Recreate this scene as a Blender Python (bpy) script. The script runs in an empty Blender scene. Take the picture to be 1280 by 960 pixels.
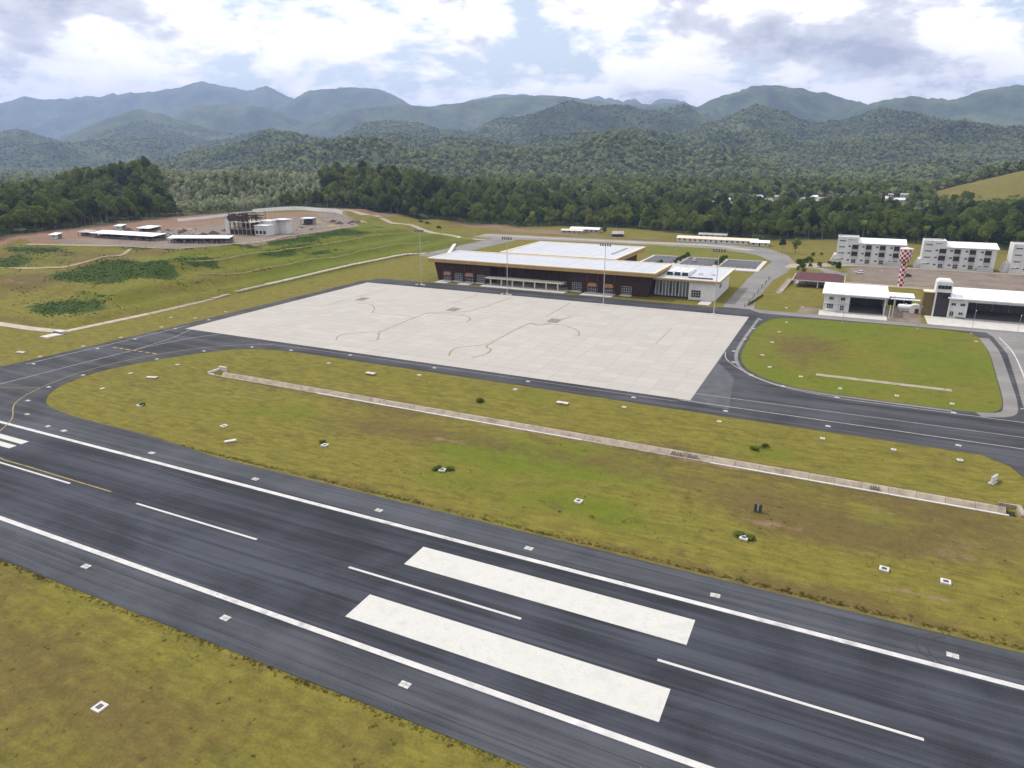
import bpy, math, random
import numpy as np
from mathutils import Vector
from mathutils.geometry import tessellate_polygon

S = bpy.context.scene
COL = S.collection
R = math.radians
random.seed(7)
rng = np.random.default_rng(11)

# ------------------------------------------------------------------ camera, sky, sun, exposure
CAM_H, FPX, PITCH, YAW = 62.6, 868.0, 0.3151, -0.446
cam_d = bpy.data.cameras.new('camera')
cam = bpy.data.objects.new('camera', cam_d)
COL.objects.link(cam)
cam.location = (0, 0, CAM_H)
cam.rotation_euler = (math.pi / 2 - PITCH, 0, -YAW)
cam_d.sensor_width = 36.0
cam_d.lens = FPX / 1280 * 36.0
cam_d.clip_start = 1.0
cam_d.clip_end = 60000
S.camera = cam

SUN_EL, SUN_AZ = R(52), -0.446 - R(58)      # azimuth measured from +Y towards +X
sdir = Vector((math.sin(SUN_AZ) * math.cos(SUN_EL), math.cos(SUN_AZ) * math.cos(SUN_EL), math.sin(SUN_EL)))
W = bpy.data.worlds.new('World')
S.world = W
W.use_nodes = True


def build_world():
    nt = W.node_tree
    for n in list(nt.nodes):
        nt.nodes.remove(n)
    N, L = nt.nodes.new, nt.links.new
    out = N('ShaderNodeOutputWorld')
    bg = N('ShaderNodeBackground')
    bg.inputs['Strength'].default_value = 0.1
    sky = N('ShaderNodeTexSky')
    sky.sky_type = 'NISHITA'
    sky.sun_disc = False
    sky.sun_elevation = SUN_EL
    sky.sun_rotation = SUN_AZ
    sky.air_density = 1.0
    sky.dust_density = 1.5
    tc = N('ShaderNodeTexCoord')
    sep = N('ShaderNodeSeparateXYZ')
    L(tc.outputs['Generated'], sep.inputs[0])

    def math_(op, a, b=None, c=None):
        m = N('ShaderNodeMath')
        m.operation = op
        for i, x in enumerate((a, b, c)):
            if x is None:
                continue
            if isinstance(x, (int, float)):
                m.inputs[i].default_value = x
            else:
                L(x, m.inputs[i])
        return m.outputs[0]
    mp = N('ShaderNodeMapping')
    mp.inputs['Location'].default_value = (0.35, 0.6, 0.1)
    mp.inputs['Scale'].default_value = (1.0, 1.0, 2.2)
    L(tc.outputs['Generated'], mp.inputs[0])

    def noise(vec, sc, det, ro, dist=0.0, off=None):
        if off is not None:
            v = N('ShaderNodeVectorMath'); v.operation = 'ADD'
            L(vec, v.inputs[0]); v.inputs[1].default_value = off
            vec = v.outputs[0]
        n = N('ShaderNodeTexNoise')
        n.inputs['Scale'].default_value = sc
        n.inputs['Detail'].default_value = det
        n.inputs['Roughness'].default_value = ro
        n.inputs['Distortion'].default_value = dist
        L(vec, n.inputs['Vector'])
        return n.outputs[0]
    vec = mp.outputs[0]
    dens = noise(vec, 6.5, 12, 0.62, 0.12)
    # the same field a little nearer the sun: thick there means this spot is shaded
    dens2 = noise(vec, 6.5, 10, 0.6, 0.12, off=(sdir.x * 0.02, sdir.y * 0.02, 0.07))
    big = noise(vec, 2.6, 3, 0.5, 0.0, off=(7.0, 3.0, 2.0))

    def ramp(fac, stops):
        r = N('ShaderNodeValToRGB')
        el = r.color_ramp.elements
        while len(el) < len(stops):
            el.new(0.5)
        for e, (p, c) in zip(el, stops):
            e.position = p
            e.color = (*c, 1) if len(c) == 3 else c
        L(fac, r.inputs[0])
        return r.outputs[0]
    cov = ramp(math_('ADD', dens, math_('MULTIPLY', math_('SUBTRACT', big, 0.5), 0.5)), [(0.38, (0, 0, 0)), (0.47, (1, 1, 1))])
    shade = ramp(math_('ADD', math_('MULTIPLY', dens2, 0.62), math_('MULTIPLY', big, 0.38)),
                 [(0.46, (31, 29.5, 28)), (0.515, (27, 26, 25)), (0.55, (17, 16.6, 17)), (0.63, (9.2, 9.2, 10.4))])
    hz = ramp(sep.outputs['Z'], [(0.02, (0.8, 0.8, 0.8)), (0.4, (0.0, 0.0, 0.0))])
    mix = N('ShaderNodeMix'); mix.data_type = 'RGBA'
    skyb = N('ShaderNodeMix'); skyb.data_type = 'RGBA'
    L(hz, skyb.inputs[0]); 
    smul = N('ShaderNodeMix'); smul.data_type = 'RGBA'; smul.blend_type = 'MULTIPLY'
    smul.inputs[0].default_value = 1.0
    L(sky.outputs[0], smul.inputs[6]); smul.inputs[7].default_value = (2.6, 2.4, 2.2, 1)
    L(smul.outputs[2], skyb.inputs[6]); skyb.inputs[7].default_value = (19, 21, 22.5, 1)
    L(cov, mix.inputs[0])
    L(skyb.outputs[2], mix.inputs[6])
    L(shade, mix.inputs[7])
    L(mix.outputs[2], bg.inputs['Color'])
    L(bg.outputs[0], out.inputs['Surface'])


build_world()
sun_d = bpy.data.lights.new('sun', 'SUN')
sun_d.energy = 5.0
sun_d.angle = R(0.6)
sun_d.color = (1.0, 0.96, 0.89)
sun = bpy.data.objects.new('sun', sun_d)
COL.objects.link(sun)
sun.rotation_euler = sdir.to_track_quat('Z', 'Y').to_euler()
sun.location = (0, 0, 300)
vs = S.view_settings
vs.view_transform = 'Standard'
vs.look = 'None'
vs.exposure = -0.68
vs.gamma = 1.0
S.cycles.max_bounces = 6
S.cycles.diffuse_bounces = 2
S.cycles.transparent_max_bounces = 4
S.cycles.volume_bounces = 0
HAZE_DENSITY = 1.0e-4

# ------------------------------------------------------------------ pixel <-> place
CA, SA = math.cos(YAW), math.sin(YAW)
CP, SP = math.cos(PITCH), math.sin(PITCH)


def at(px, py, z=0.0):
    """the point at height z that the photograph shows at this pixel"""
    X, Y = (px - 640) / FPX, (py - 480) / FPX
    d0, d1, dz = X, CP - Y * SP, -SP - Y * CP
    t = (CAM_H - z) / -dz
    return ((d0 * CA + d1 * SA) * t, (-d0 * SA + d1 * CA) * t)


def height_at(px, py, D):
    Y = (py - 480) / FPX
    return CAM_H + D * (-SP - Y * CP) / (CP - Y * SP)


# ------------------------------------------------------------------ numpy noise and the lie of the land
_perm = np.random.default_rng(3).random((256, 256))


def vnoise(x, y):
    xi, yi = np.floor(x).astype(int), np.floor(y).astype(int)
    fx, fy = x - xi, y - yi
    fx = fx * fx * (3 - 2 * fx); fy = fy * fy * (3 - 2 * fy)
    g = lambda a, b: _perm[a & 255, b & 255]
    return (g(xi, yi) * (1 - fx) + g(xi + 1, yi) * fx) * (1 - fy) + (g(xi, yi + 1) * (1 - fx) + g(xi + 1, yi + 1) * fx) * fy


def fbm(x, y, o=5, g=0.5):
    s, a, t = 0.0, 1.0, 0.0
    for i in range(o):
        s = s + a * vnoise(x * 2 ** i + 17.3 * i, y * 2 ** i + 5.1 * i)
        t += a; a *= g
    return s / t


def ridged(x, y, o=4):
    s, a, t = 0.0, 1.0, 0.0
    for i in range(o):
        s = s + a * (1 - np.abs(2 * vnoise(x * 2 ** i + 9.7 * i, y * 2 ** i + 31.1 * i) - 1)) ** 1.5
        t += a; a *= 0.5
    return s / t


def sstep(a, b, x):
    t = np.clip((x - a) / (b - a), 0, 1)
    return t * t * (3 - 2 * t)


# ridge: distance ahead of the camera, depth of front and back flank, crest as seen in the photograph
RIDGES = [
    (9500, .30, .2, [(-700, 150), (-300, 140), (0, 131), (30, 124), (48, 119), (70, 124), (100, 122), (140, 118), (200, 113), (240, 108), (262, 102), (290, 107), (325, 112), (343, 106), (360, 116), (380, 126), (430, 140), (520, 165)]),
    (8300, .28, .2, [(280, 165), (330, 142), (372, 124), (395, 111), (440, 108), (475, 110), (500, 121), (515, 130), (560, 150), (620, 170)]),
    (10500, .2, .15, [(540, 160), (585, 126), (610, 119), (650, 115), (690, 125), (720, 124), (745, 119), (775, 125), (790, 123), (805, 131), (820, 122), (845, 124), (865, 133), (900, 150)]),
    (6700, .27, .2, [(160, 175), (215, 150), (255, 131), (300, 128), (340, 134), (370, 143), (420, 160)]),
    (6200, .30, .2, [(300, 185), (345, 166), (400, 149), (440, 137), (500, 129), (540, 132), (600, 124), (640, 119), (690, 118), (730, 123), (760, 129), (800, 129), (850, 128), (890, 140), (960, 165)]),
    (5000, .30, .2, [(-300, 175), (60, 182), (105, 165), (150, 146), (185, 135), (215, 145), (260, 160), (310, 168), (360, 185)]),
    (5600, .30, .2, [(800, 165), (860, 133), (900, 118), (935, 107), (955, 104), (985, 109), (1010, 114), (1040, 120), (1075, 129), (1100, 140), (1160, 160)]),
    (5200, .32, .2, [(1000, 165), (1060, 135), (1085, 127), (1105, 121), (1135, 121), (1180, 123), (1215, 112), (1250, 105), (1280, 107), (1500, 100), (1900, 120)]),
    (4000, .30, .2, [(560, 190), (600, 168), (640, 147), (680, 133), (715, 128), (760, 139), (800, 146), (850, 143), (880, 156), (930, 175)]),
    (3900, .30, .25, [(-500, 170), (-100, 176), (0, 178), (50, 172), (100, 182), (200, 180), (300, 178), (400, 168), (470, 158), (520, 160), (580, 178), (640, 188)]),
    (3300, .33, .25, [(820, 190), (870, 172), (900, 160), (940, 150), (1000, 156), (1060, 150), (1090, 141), (1130, 150), (1190, 154), (1240, 163), (1320, 158), (1600, 150)]),
    (2500, .33, .3, [(250, 200), (330, 192), (380, 178), (410, 171), (450, 180), (490, 168), (540, 178), (575, 174), (610, 180), (650, 190), (690, 180), (740, 186), (790, 180), (850, 184), (900, 180), (980, 187), (1060, 182), (1130, 188), (1220, 180), (1300, 178)]),
    (1750, .25, .25, [(360, 214), (430, 203), (480, 196), (540, 199), (600, 204), (660, 200), (720, 210), (800, 205), (880, 210), (980, 206), (1080, 209), (1150, 205), (1250, 197), (1350, 192)]),
    (760, .20, .3, [(-400, 244), (-100, 244), (0, 243), (60, 240), (100, 230), (170, 223), (230, 225), (300, 225), (350, 220), (400, 220), (450, 223), (500, 231), (540, 242), (580, 256), (620, 270)]),
    (1000, .18, .25, [(1120, 262), (1165, 243), (1200, 233), (1240, 223), (1280, 213), (1330, 205), (1450, 198), (1600, 205)]),
]


EDGE_PX = [(-60, 306, 16), (0, 296, 16), (60, 289, 16), (110, 283, 16), (215, 271, 16), (300, 265, 16), (380, 259, 16), (432, 262, 15), (480, 274, 8), (545, 285, 1), (700, 283, 0), (780, 285, 0), (850, 292, 0), (940, 300, 0), (1050, 300, 0), (1130, 304, 0), (1200, 309, 0), (1290, 315, 0), (1360, 318, 0)]
FEDGE = [at(*p) for p in EDGE_PX]


def cam_frame(u, v):
    return u * CA - v * SA, u * SA + v * CA


_fe = [cam_frame(*p) for p in FEDGE]
_fa = np.array([math.atan2(a, b) for a, b in _fe]); _fd = np.array([math.hypot(a, b) for a, b in _fe])


def behind_edge(u, v):
    """metres past the forest edge, seen from the airfield"""
    a, b = cam_frame(u, v)
    th = np.arctan2(a, b)
    return np.hypot(a, b) - np.interp(th, _fa, _fd)


def hgt(u, v):
    u = np.asarray(u, float); v = np.asarray(v, float)
    # camera frame: u = w0*CA + w1*SA ; v = -w0*SA + w1*CA
    w0 = u * CA - v * SA
    w1 = u * SA + v * CA
    D = np.maximum(w1, 1.0)
    px = 640 + (FPX / CP) * w0 / D
    h = np.zeros_like(D)
    nw = fbm(u / 900.0, v / 900.0, 4) - 0.5
    wp = 1.3 * (fbm(u / 700.0 + 5, v / 700.0 + 9, 3) - 0.5)
    rd = 0.7 * ridged(w0 / 430.0 + wp + 3.1, D / 1500.0 + wp + 8.2, 4) + 0.3 * ridged(u / 520.0 + 3.1, v / 520.0 + 8.2, 4)
    rs = ridged(u / 210.0 + 1.1, v / 210.0 + 2.2, 4)
    for Dk, wf, wb, pts in RIDGES:
        xs = [p[0] for p in pts]; ys = [p[1] for p in pts]
        D0 = Dk * (1 + (0.10 * nw if Dk > 1500 else 0))
        crest = np.array([height_at(x, y, Dk) for x, y in pts])
        crest = np.maximum(crest, 0)
        zk = np.interp(px, [xs[0] - 110] + xs + [xs[-1] + 110], np.concatenate([[0], crest, [0]]), left=0, right=0)
        zk = zk * (1 + 0.10 * nw) 
        t = (D - D0) / Dk
        p = np.where(t < 0, 1 + t / wf, 1 - t / wb)
        p = np.clip(p, 0, 1)
        sm = np.where(Dk > 1500, p ** 1.15, p * p * (3 - 2 * p))
        q = (1 - p)
        cut = (0.95 * (1 - rd) + 0.2 * rs) if Dk > 3000 else (0.55 * (1 - rd) + 0.3 * rs)
        if Dk < 1500:
            cut = 0
        hk = zk * sm * (1 - np.clip((q - 0.10) * 2.4, 0, 1) * cut)
        h = np.maximum(h, hk)
    h = h * sstep(4, 130, behind_edge(u, v))
    w1_ = D
    rz = sstep(1250, 1700, D) * sstep(5200, 3800, D)
    h = h + rz * (0.3 + 0.7 * sstep(0, 60, h)) * (150.0 * (fbm(u / 400.0 + 2.3, v / 400.0 + 7.7, 2, .35) - 0.42) + 55.0 * (ridged(u / 300.0 + 11.3, v / 300.0 + 4.7, 3) - 0.5))
    h = np.maximum(h, 0)
    h = np.maximum(h, 10.0 * sstep(780, 1080, w1_) * sstep(560, 680, px))
    bank = -1.3 * sstep(170, 152, v) * sstep(118, 141, v) * sstep(-186, -168, u) * sstep(40, 34, u)
    h = h + bank
    # embankment and building platform left of the apron
    a = (-263 - u) / 50.0
    b = (v - 157) / 100.0
    c = np.maximum((492 - v) / 75.0, (-283 - u) / 135.0)
    m = np.clip(np.minimum(np.minimum(a, b), c), 0, 1)
    bench = 0.09 * np.sin(m * 6.283 * 3) * (m > 0) * (m < 1)
    e = np.clip(m + bench * 0.6, 0, 1) * 16.0
    e = e + (m > 0) * (m < 1) * (fbm(u / 14.0, v / 14.0, 4) - 0.5) * 2.2 * np.minimum(m * 6, 1) * np.minimum((1 - m) * 6, 1)
    e = e * (1 - sstep(520, 640, np.hypot(u + 330, v - 300)) * 0.3)
    h = np.where(m > 0, np.maximum(h, e), h)
    return h


def H1(u, v):
    return float(hgt(np.array([u]), np.array([v]))[0])


# ------------------------------------------------------------------ materials
MATS = {}


def nodes_of(m):
    m.use_nodes = True
    nt = m.node_tree
    for n in list(nt.nodes):
        nt.nodes.remove(n)
    return nt


class NB:
    def __init__(s, nt):
        s.nt = nt
        s.pos = None

    def n(s, t):
        return s.nt.nodes.new(t)

    def l(s, a, b):
        s.nt.links.new(a, b)

    def setin(s, sock, v):
        if isinstance(v, (int, float)):
            sock.default_value = v
        elif isinstance(v, (tuple, list)):
            sock.default_value = (*v, 1) if len(v) == 3 and len(sock.default_value) == 4 else v
        else:
            s.l(v, sock)

    def math(s, op, a, b=0.0, clamp=False):
        m = s.n('ShaderNodeMath'); m.operation = op; m.use_clamp = clamp
        s.setin(m.inputs[0], a); s.setin(m.inputs[1], b)
        return m.outputs[0]

    def mix(s, f, a, b, mode='MIX'):
        m = s.n('ShaderNodeMix'); m.data_type = 'RGBA'; m.blend_type = mode
        s.setin(m.inputs[0], f); s.setin(m.inputs[6], a); s.setin(m.inputs[7], b)
        return m.outputs[2]

    def position(s):
        if s.pos is None:
            s.pos = s.n('ShaderNodeNewGeometry').outputs['Position']
        return s.pos

    def noise(s, scale, det=4, ro=0.55, stretch=None, rot=0.0, dist=0.0):
        v = s.position()
        if stretch or rot:
            mp = s.n('ShaderNodeMapping')
            s.l(v, mp.inputs[0])
            mp.inputs['Scale'].default_value = stretch or (1, 1, 1)
            mp.inputs['Rotation'].default_value = (0, 0, rot)
            v = mp.outputs[0]
        t = s.n('ShaderNodeTexNoise')
        t.inputs['Scale'].default_value = scale
        t.inputs['Detail'].default_value = det
        t.inputs['Roughness'].default_value = ro
        t.inputs['Distortion'].default_value = dist
        s.l(v, t.inputs['Vector'])
        return t.outputs[0]

    def ramp(s, f, lo, hi):
        r = s.n('ShaderNodeMapRange')
        r.interpolation_type = 'SMOOTHSTEP'
        s.setin(r.inputs[0], f)
        r.inputs[1].default_value = lo; r.inputs[2].default_value = hi
        return r.outputs[0]

    def out(s, color, rough=0.9, spec=0.2, bump=None, bstr=0.3, bdist=0.05, metal=0.0, trans=None):
        o = s.n('ShaderNodeOutputMaterial')
        p = s.n('ShaderNodeBsdfPrincipled')
        s.setin(p.inputs['Base Color'], color)
        s.setin(p.inputs['Roughness'], rough)
        s.setin(p.inputs['Metallic'], metal)
        s.setin(p.inputs['Specular IOR Level'], spec)
        if bump is not None:
            b = s.n('ShaderNodeBump')
            b.inputs['Strength'].default_value = bstr
            b.inputs['Distance'].default_value = bdist
            s.l(bump, b.inputs['Height'])
            s.l(b.outputs[0], p.inputs['Normal'])
        if trans is not None:
            tr = s.n('ShaderNodeBsdfTranslucent')
            s.setin(tr.inputs[0], color)
            ms = s.n('ShaderNodeMixShader')
            ms.inputs[0].default_value = trans
            s.l(p.outputs[0], ms.inputs[1]); s.l(tr.outputs[0], ms.inputs[2])
            s.l(ms.outputs[0], o.inputs[0])
        else:
            s.l(p.outputs[0], o.inputs[0])


def mat(name, col, rough=0.8, spec=0.3, var=0.18, scale=0.6, metal=0.0, fine=6.0, stain=None, bstr=0.15):
    """plain surface with blotches, fine grain and a little relief"""
    if name in MATS:
        return MATS[name]
    m = bpy.data.materials.new(name)
    b = NB(nodes_of(m))
    n1 = b.noise(scale, 5)
    n2 = b.noise(fine, 3)
    f = b.math('ADD', b.math('MULTIPLY', n1, 0.65), b.math('MULTIPLY', n2, 0.35))
    f = b.ramp(f, 0.3, 0.7)
    lo = tuple(c * (1 - var) for c in col)
    hi = tuple(min(c * (1 + var), 0.95) for c in col)
    c = b.mix(f, lo, hi)
    if stain:
        s = b.noise(0.35, 6, 0.65, stretch=(1, 1, 0.25))
        c = b.mix(b.math('MULTIPLY', b.ramp(s, 0.5, 0.72), stain[1]), c, stain[0])
    b.out(c, rough, spec, bump=n2, bstr=bstr, bdist=0.03, metal=metal)
    MATS[name] = m
    return m


def grass_mat(name, kind):
    """kind GEOMETRY for the ground sheet, INSTANCER for the tufts growing on it"""
    m = bpy.data.materials.new(name)
    b = NB(nodes_of(m))
    def attr(nm):
        a = b.n('ShaderNodeAttribute')
        a.attribute_name = nm
        a.attribute_type = kind
        return a
    A = attr('mask_a'); B = attr('mask_b')
    sa = b.n('ShaderNodeSeparateXYZ'); b.l(A.outputs['Vector'], sa.inputs[0])
    sb = b.n('ShaderNodeSeparateXYZ'); b.l(B.outputs['Vector'], sb.inputs[0])
    green, brown, soil = sa.outputs
    scrub, gravel, forest = sb.outputs
    n0 = b.noise(0.022, 6, 0.6)
    n1 = b.noise(0.085, 6, 0.6, dist=0.4)
    n2 = b.noise(0.45, 5, 0.6)
    n3 = b.noise(2.6, 4, 0.65)
    n4 = b.noise(0.6, 4, 0.6, stretch=(0.35, 1.4, 1), rot=0.25)
    wob = b.math('ADD', b.math('MULTIPLY', b.math('SUBTRACT', n1, 0.5), 0.9), b.math('MULTIPLY', b.math('SUBTRACT', n2, 0.5), 0.7))
    wob0 = b.math('ADD', wob, b.math('MULTIPLY', b.math('SUBTRACT', n0, 0.5), 2.0))
    neg = b.math('MULTIPLY', wob0, -1.0)
    c = b.mix(b.ramp(n4, 0.3, 0.7), (0.116, 0.102, 0.022), (0.166, 0.146, 0.030))
    c = b.mix(b.ramp(b.math('ADD', green, wob0), 0.15, 0.85), c, (0.104, 0.124, 0.015))
    c = b.mix(b.math('MULTIPLY', b.ramp(b.math('ADD', brown, neg), 0.2, 1.0), 0.85), c, (0.103, 0.076, 0.029))
    c = b.mix(b.math('MULTIPLY', b.ramp(b.noise(0.16, 5, 0.65, dist=0.6), 0.5, 0.72), 0.5), c, (0.070, 0.066, 0.018))
    c = b.mix(b.ramp(b.math('ADD', scrub, wob), 0.45, 0.75), c, (0.036, 0.060, 0.011))
    c = b.mix(b.ramp(b.math('ADD', soil, b.math('MULTIPLY', wob, 0.8)), 0.4, 0.75), c, b.mix(n1, (0.140, 0.075, 0.046), (0.235, 0.172, 0.122)))
    c = b.mix(b.ramp(b.math('ADD', gravel, b.math('MULTIPLY', wob, 0.7)), 0.4, 0.7), c, b.mix(b.ramp(n1, 0.3, 0.7), (0.150, 0.122, 0.100), (0.205, 0.172, 0.146)))
    c = b.mix(b.ramp(forest, 0.3, 0.7), c, b.mix(b.ramp(b.math('ADD', b.math('MULTIPLY', b.noise(0.0045, 6, 0.65), 0.7), b.math('MULTIPLY', n0, 0.3)), 0.36, 0.64), (0.026, 0.048, 0.021), (0.105, 0.130, 0.052)))
    v = b.math('ADD', b.math('MULTIPLY', n3, 0.9), b.math('MULTIPLY', n2, 0.6))
    v = b.math('ADD', v, 0.38 if kind == 'INSTANCER' else 0.30)
    hs = b.n('ShaderNodeMix'); hs.data_type = 'RGBA'; hs.blend_type = 'MULTIPLY'
    hs.inputs[0].default_value = 1.0
    b.l(c, hs.inputs[6])
    cmb = b.n('ShaderNodeCombineColor')
    for i in range(3):
        b.l(v, cmb.inputs[i])
    b.l(cmb.outputs[0], hs.inputs[7])
    if kind == 'GEOMETRY':
        b.out(hs.outputs[2], 0.95, 0.08, bump=b.math('ADD', n3, b.math('MULTIPLY', n2, 1.5)), bstr=0.45, bdist=0.18)
    else:
        b.out(hs.outputs[2], 0.9, 0.08, trans=0.25)
        for n in b.nt.nodes:
            if n.type in ('BSDF_PRINCIPLED', 'BSDF_TRANSLUCENT'):
                cx = b.n('ShaderNodeCombineXYZ'); cx.inputs[2].default_value = 1.0
                b.l(cx.outputs[0], n.inputs['Normal'])
    MATS[name] = m
    return m


def asphalt_mat(name, col, streak_u=True, var=0.3, joint=4.5, brown=0.0):
    m = bpy.data.materials.new(name)
    b = NB(nodes_of(m))
    st = (0.02, 0.9, 1) if streak_u else (0.9, 0.02, 1)
    st2 = (0.006, 0.22, 1) if streak_u else (0.22, 0.006, 1)
    s1 = b.noise(1.0, 6, 0.65, stretch=st)
    s2 = b.noise(1.0, 3, 0.5, stretch=st2)
    s3 = b.noise(1.0, 4, 0.6, stretch=tuple(x * 2.6 for x in st[:2]) + (1,))
    bl = b.noise(0.05, 5, 0.6, dist=0.5)
    fg = b.noise(3.0, 4, 0.7)
    f = b.math('ADD', b.math('MULTIPLY', s1, 0.4), b.math('MULTIPLY', s2, 0.35))
    f = b.math('ADD', f, b.math('MULTIPLY', bl, 0.42)); f = b.math('SUBTRACT', f, 0.06)
    f = b.math('ADD', f, b.math('MULTIPLY', s3, 0.2))
    f = b.ramp(f, 0.48, 0.76)
    c = b.mix(f, tuple(x * (1 - var) for x in col), tuple(x * (1 + var) for x in col))
    if joint:
        sep = b.n('ShaderNodeSeparateXYZ'); b.l(b.position(), sep.inputs[0])
        cc = sep.outputs['Y' if streak_u else 'X']
        wv = b.math('ADD', cc, b.math('MULTIPLY', b.math('SUBTRACT', bl, 0.5), 0.5))
        fr = b.math('FRACT', b.math('DIVIDE', wv, joint))
        d = b.math('ABSOLUTE', b.math('SUBTRACT', fr, 0.5))
        ln = b.math('MULTIPLY', b.ramp(d, 0.455, 0.495), b.ramp(s2, 0.40, 0.62))
        c = b.mix(b.math('MULTIPLY', ln, 0.75), c, tuple(x * 0.42 for x in col))
    gr = b.math('MULTIPLY', b.ramp(fg, 0.35, 0.75), 0.16)
    c = b.mix(gr, c, tuple(x * 1.9 for x in col))
    b.out(c, 0.85, 0.12, bump=fg, bstr=0.2, bdist=0.02)
    MATS[name] = m
    return m


def slab_mat():
    m = bpy.data.materials.new('apron_concrete')
    b = NB(nodes_of(m))
    oi = b.n('ShaderNodeObjectInfo')
    g = b.n('ShaderNodeNewGeometry')
    r = b.math('FRACT', b.math('ADD', oi.outputs['Random'], g.outputs['Random Per Island']))
    n1 = b.noise(0.05, 5, 0.6, stretch=(0.5, 1.5, 1))
    n2 = b.noise(0.9, 5, 0.65, stretch=(0.5, 2.0, 1))
    n3 = b.noise(5.0, 3, 0.6)
    f = b.math('ADD', b.math('MULTIPLY', r, 0.28), b.math('MULTIPLY', n1, 0.5))
    f = b.math('ADD', f, b.math('MULTIPLY', n2, 0.35))
    c = b.mix(b.ramp(f, 0.2, 1.0), (0.350, 0.328, 0.303), (0.412, 0.392, 0.366))
    pk = b.noise(0.018, 3, 0.5)
    c = b.mix(b.math('MULTIPLY', b.ramp(pk, 0.45, 0.7), 0.5), c, (0.395, 0.355, 0.328))
    st = b.noise(0.22, 7, 0.7, dist=0.8)
    c = b.mix(b.math('MULTIPLY', b.ramp(st, 0.60, 0.76), 0.35), c, (0.25, 0.225, 0.20))
    b.out(c, 0.85, 0.25, bump=n3, bstr=0.12, bdist=0.02)
    MATS['slab'] = m
    return m


def leaf_mat(name, c_dark, c_light, trans=0.25, blot=0.012):
    m = bpy.data.materials.new(name)
    b = NB(nodes_of(m))
    oi = b.n('ShaderNodeObjectInfo')
    n0 = b.noise(blot, 4, 0.6)
    n1 = b.noise(0.7, 3, 0.6)
    f = b.math('ADD', b.math('MULTIPLY', oi.outputs['Random'], 0.75), b.math('MULTIPLY', n0, 0.55))
    f = b.math('ADD', f, b.math('MULTIPLY', n1, 0.35))
    c = b.mix(b.ramp(f, 0.35, 1.15), c_dark, c_light)
    b.out(c, 0.7, 0.08, trans=trans)
    MATS[name] = m
    return m


GRASS = grass_mat('airfield_grass', 'GEOMETRY')
TUFT = grass_mat('grass_tuft', 'INSTANCER')
ASPH = asphalt_mat('runway_asphalt', (0.040, 0.044, 0.055), var=0.5)
ASPH_T = asphalt_mat('taxiway_asphalt', (0.050, 0.0515, 0.059), joint=6, var=0.5)
ASPH_S = asphalt_mat('shoulder_asphalt', (0.054, 0.058, 0.068), joint=3.7, var=0.45)
ROAD = asphalt_mat('road_asphalt', (0.185, 0.178, 0.172), joint=0, var=0.2)
PARK = asphalt_mat('parking_asphalt', (0.095, 0.095, 0.105), joint=0, var=0.2)
DUST = asphalt_mat('dusty_road', (0.32, 0.275, 0.215), joint=0, var=0.2)
SLAB = slab_mat()
WHITE_P = mat('white_road_paint', (0.50, 0.492, 0.468), 0.8, 0.2, var=0.10, scale=0.35, fine=3, stain=((0.30, 0.295, 0.29), 0.45))
EDGE_P = mat('white_edge_paint', (0.50, 0.495, 0.485), 0.8, 0.2, var=0.14, scale=0.5, stain=((0.20, 0.20, 0.21), 0.6))
FADE_P = mat('faded_paint', (0.33, 0.32, 0.31), 0.8, 0.2, var=0.3, scale=0.5)
YEL_P = mat('yellow_paint', (0.30, 0.22, 0.075), 0.75, 0.2, var=0.25, scale=0.6, stain=((0.10, 0.09, 0.08), 0.6))
RUST_P = mat('worn_red_brown_paint', (0.265, 0.185, 0.115), 0.85, 0.2, var=0.25, scale=0.8, stain=((0.38, 0.36, 0.33), 0.9))
CONC = mat('weathered_concrete', (0.31, 0.265, 0.21), 0.9, 0.2, var=0.25, scale=0.5, stain=((0.15, 0.115, 0.085), 0.8), bstr=0.3)
CONC_L = mat('pale_concrete', (0.50, 0.485, 0.455), 0.88, 0.2, var=0.12, scale=0.3, stain=((0.30, 0.28, 0.25), 0.5))
CONC_W = mat('white_concrete', (0.52, 0.51, 0.48), 0.85, 0.2, var=0.12, stain=((0.36, 0.34, 0.30), 0.5))
PAD_W = mat('painted_pad', (0.45, 0.445, 0.43), 0.8, 0.2, var=0.2, scale=1.5, stain=((0.25, 0.24, 0.22), 0.7))
DARK = mat('painted_shade', (0.025, 0.025, 0.028), 0.8, 0.2)  # near-black colour painting the shade inside openings and under overhangs
IRON = mat('dark_iron', (0.05, 0.048, 0.047), 0.6, 0.4, var=0.4)
WALLW = mat('white_render', (0.60, 0.60, 0.585), 0.85, 0.2, var=0.06, scale=0.3, stain=((0.40, 0.385, 0.36), 0.45))
ROOFW = mat('white_metal_roof', (0.72, 0.74, 0.77), 0.42, 0.5, var=0.05, scale=0.15, stain=((0.58, 0.60, 0.63), 0.5))
ROOFT = mat('terminal_roof_metal', (0.44, 0.46, 0.50), 0.38, 0.5, var=0.06, scale=0.1, stain=((0.33, 0.34, 0.37), 0.7))
WOODF = mat('tan_fascia', (0.43, 0.275, 0.105), 0.6, 0.3, var=0.15, scale=0.4)
CREAM = mat('cream_trim', (0.62, 0.55, 0.43), 0.7, 0.3, var=0.06)
BRICK = mat('dark_red_brown_cladding', (0.036, 0.016, 0.013), 0.7, 0.3, var=0.35, scale=0.8)
GLASS = mat('dark_window_glass', (0.018, 0.021, 0.027), 0.12, 0.6, var=0.3, scale=0.4, bstr=0.0)
GLASSG = mat('curtain_wall_glass', (0.13, 0.15, 0.14), 0.15, 0.6, var=0.25, scale=0.2, bstr=0.0)
FRAME = mat('white_window_frame', (0.62, 0.62, 0.62), 0.6, 0.3, var=0.05)
GALV = mat('galvanised_steel', (0.42, 0.42, 0.42), 0.5, 0.5, var=0.12, metal=0.3)
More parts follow.
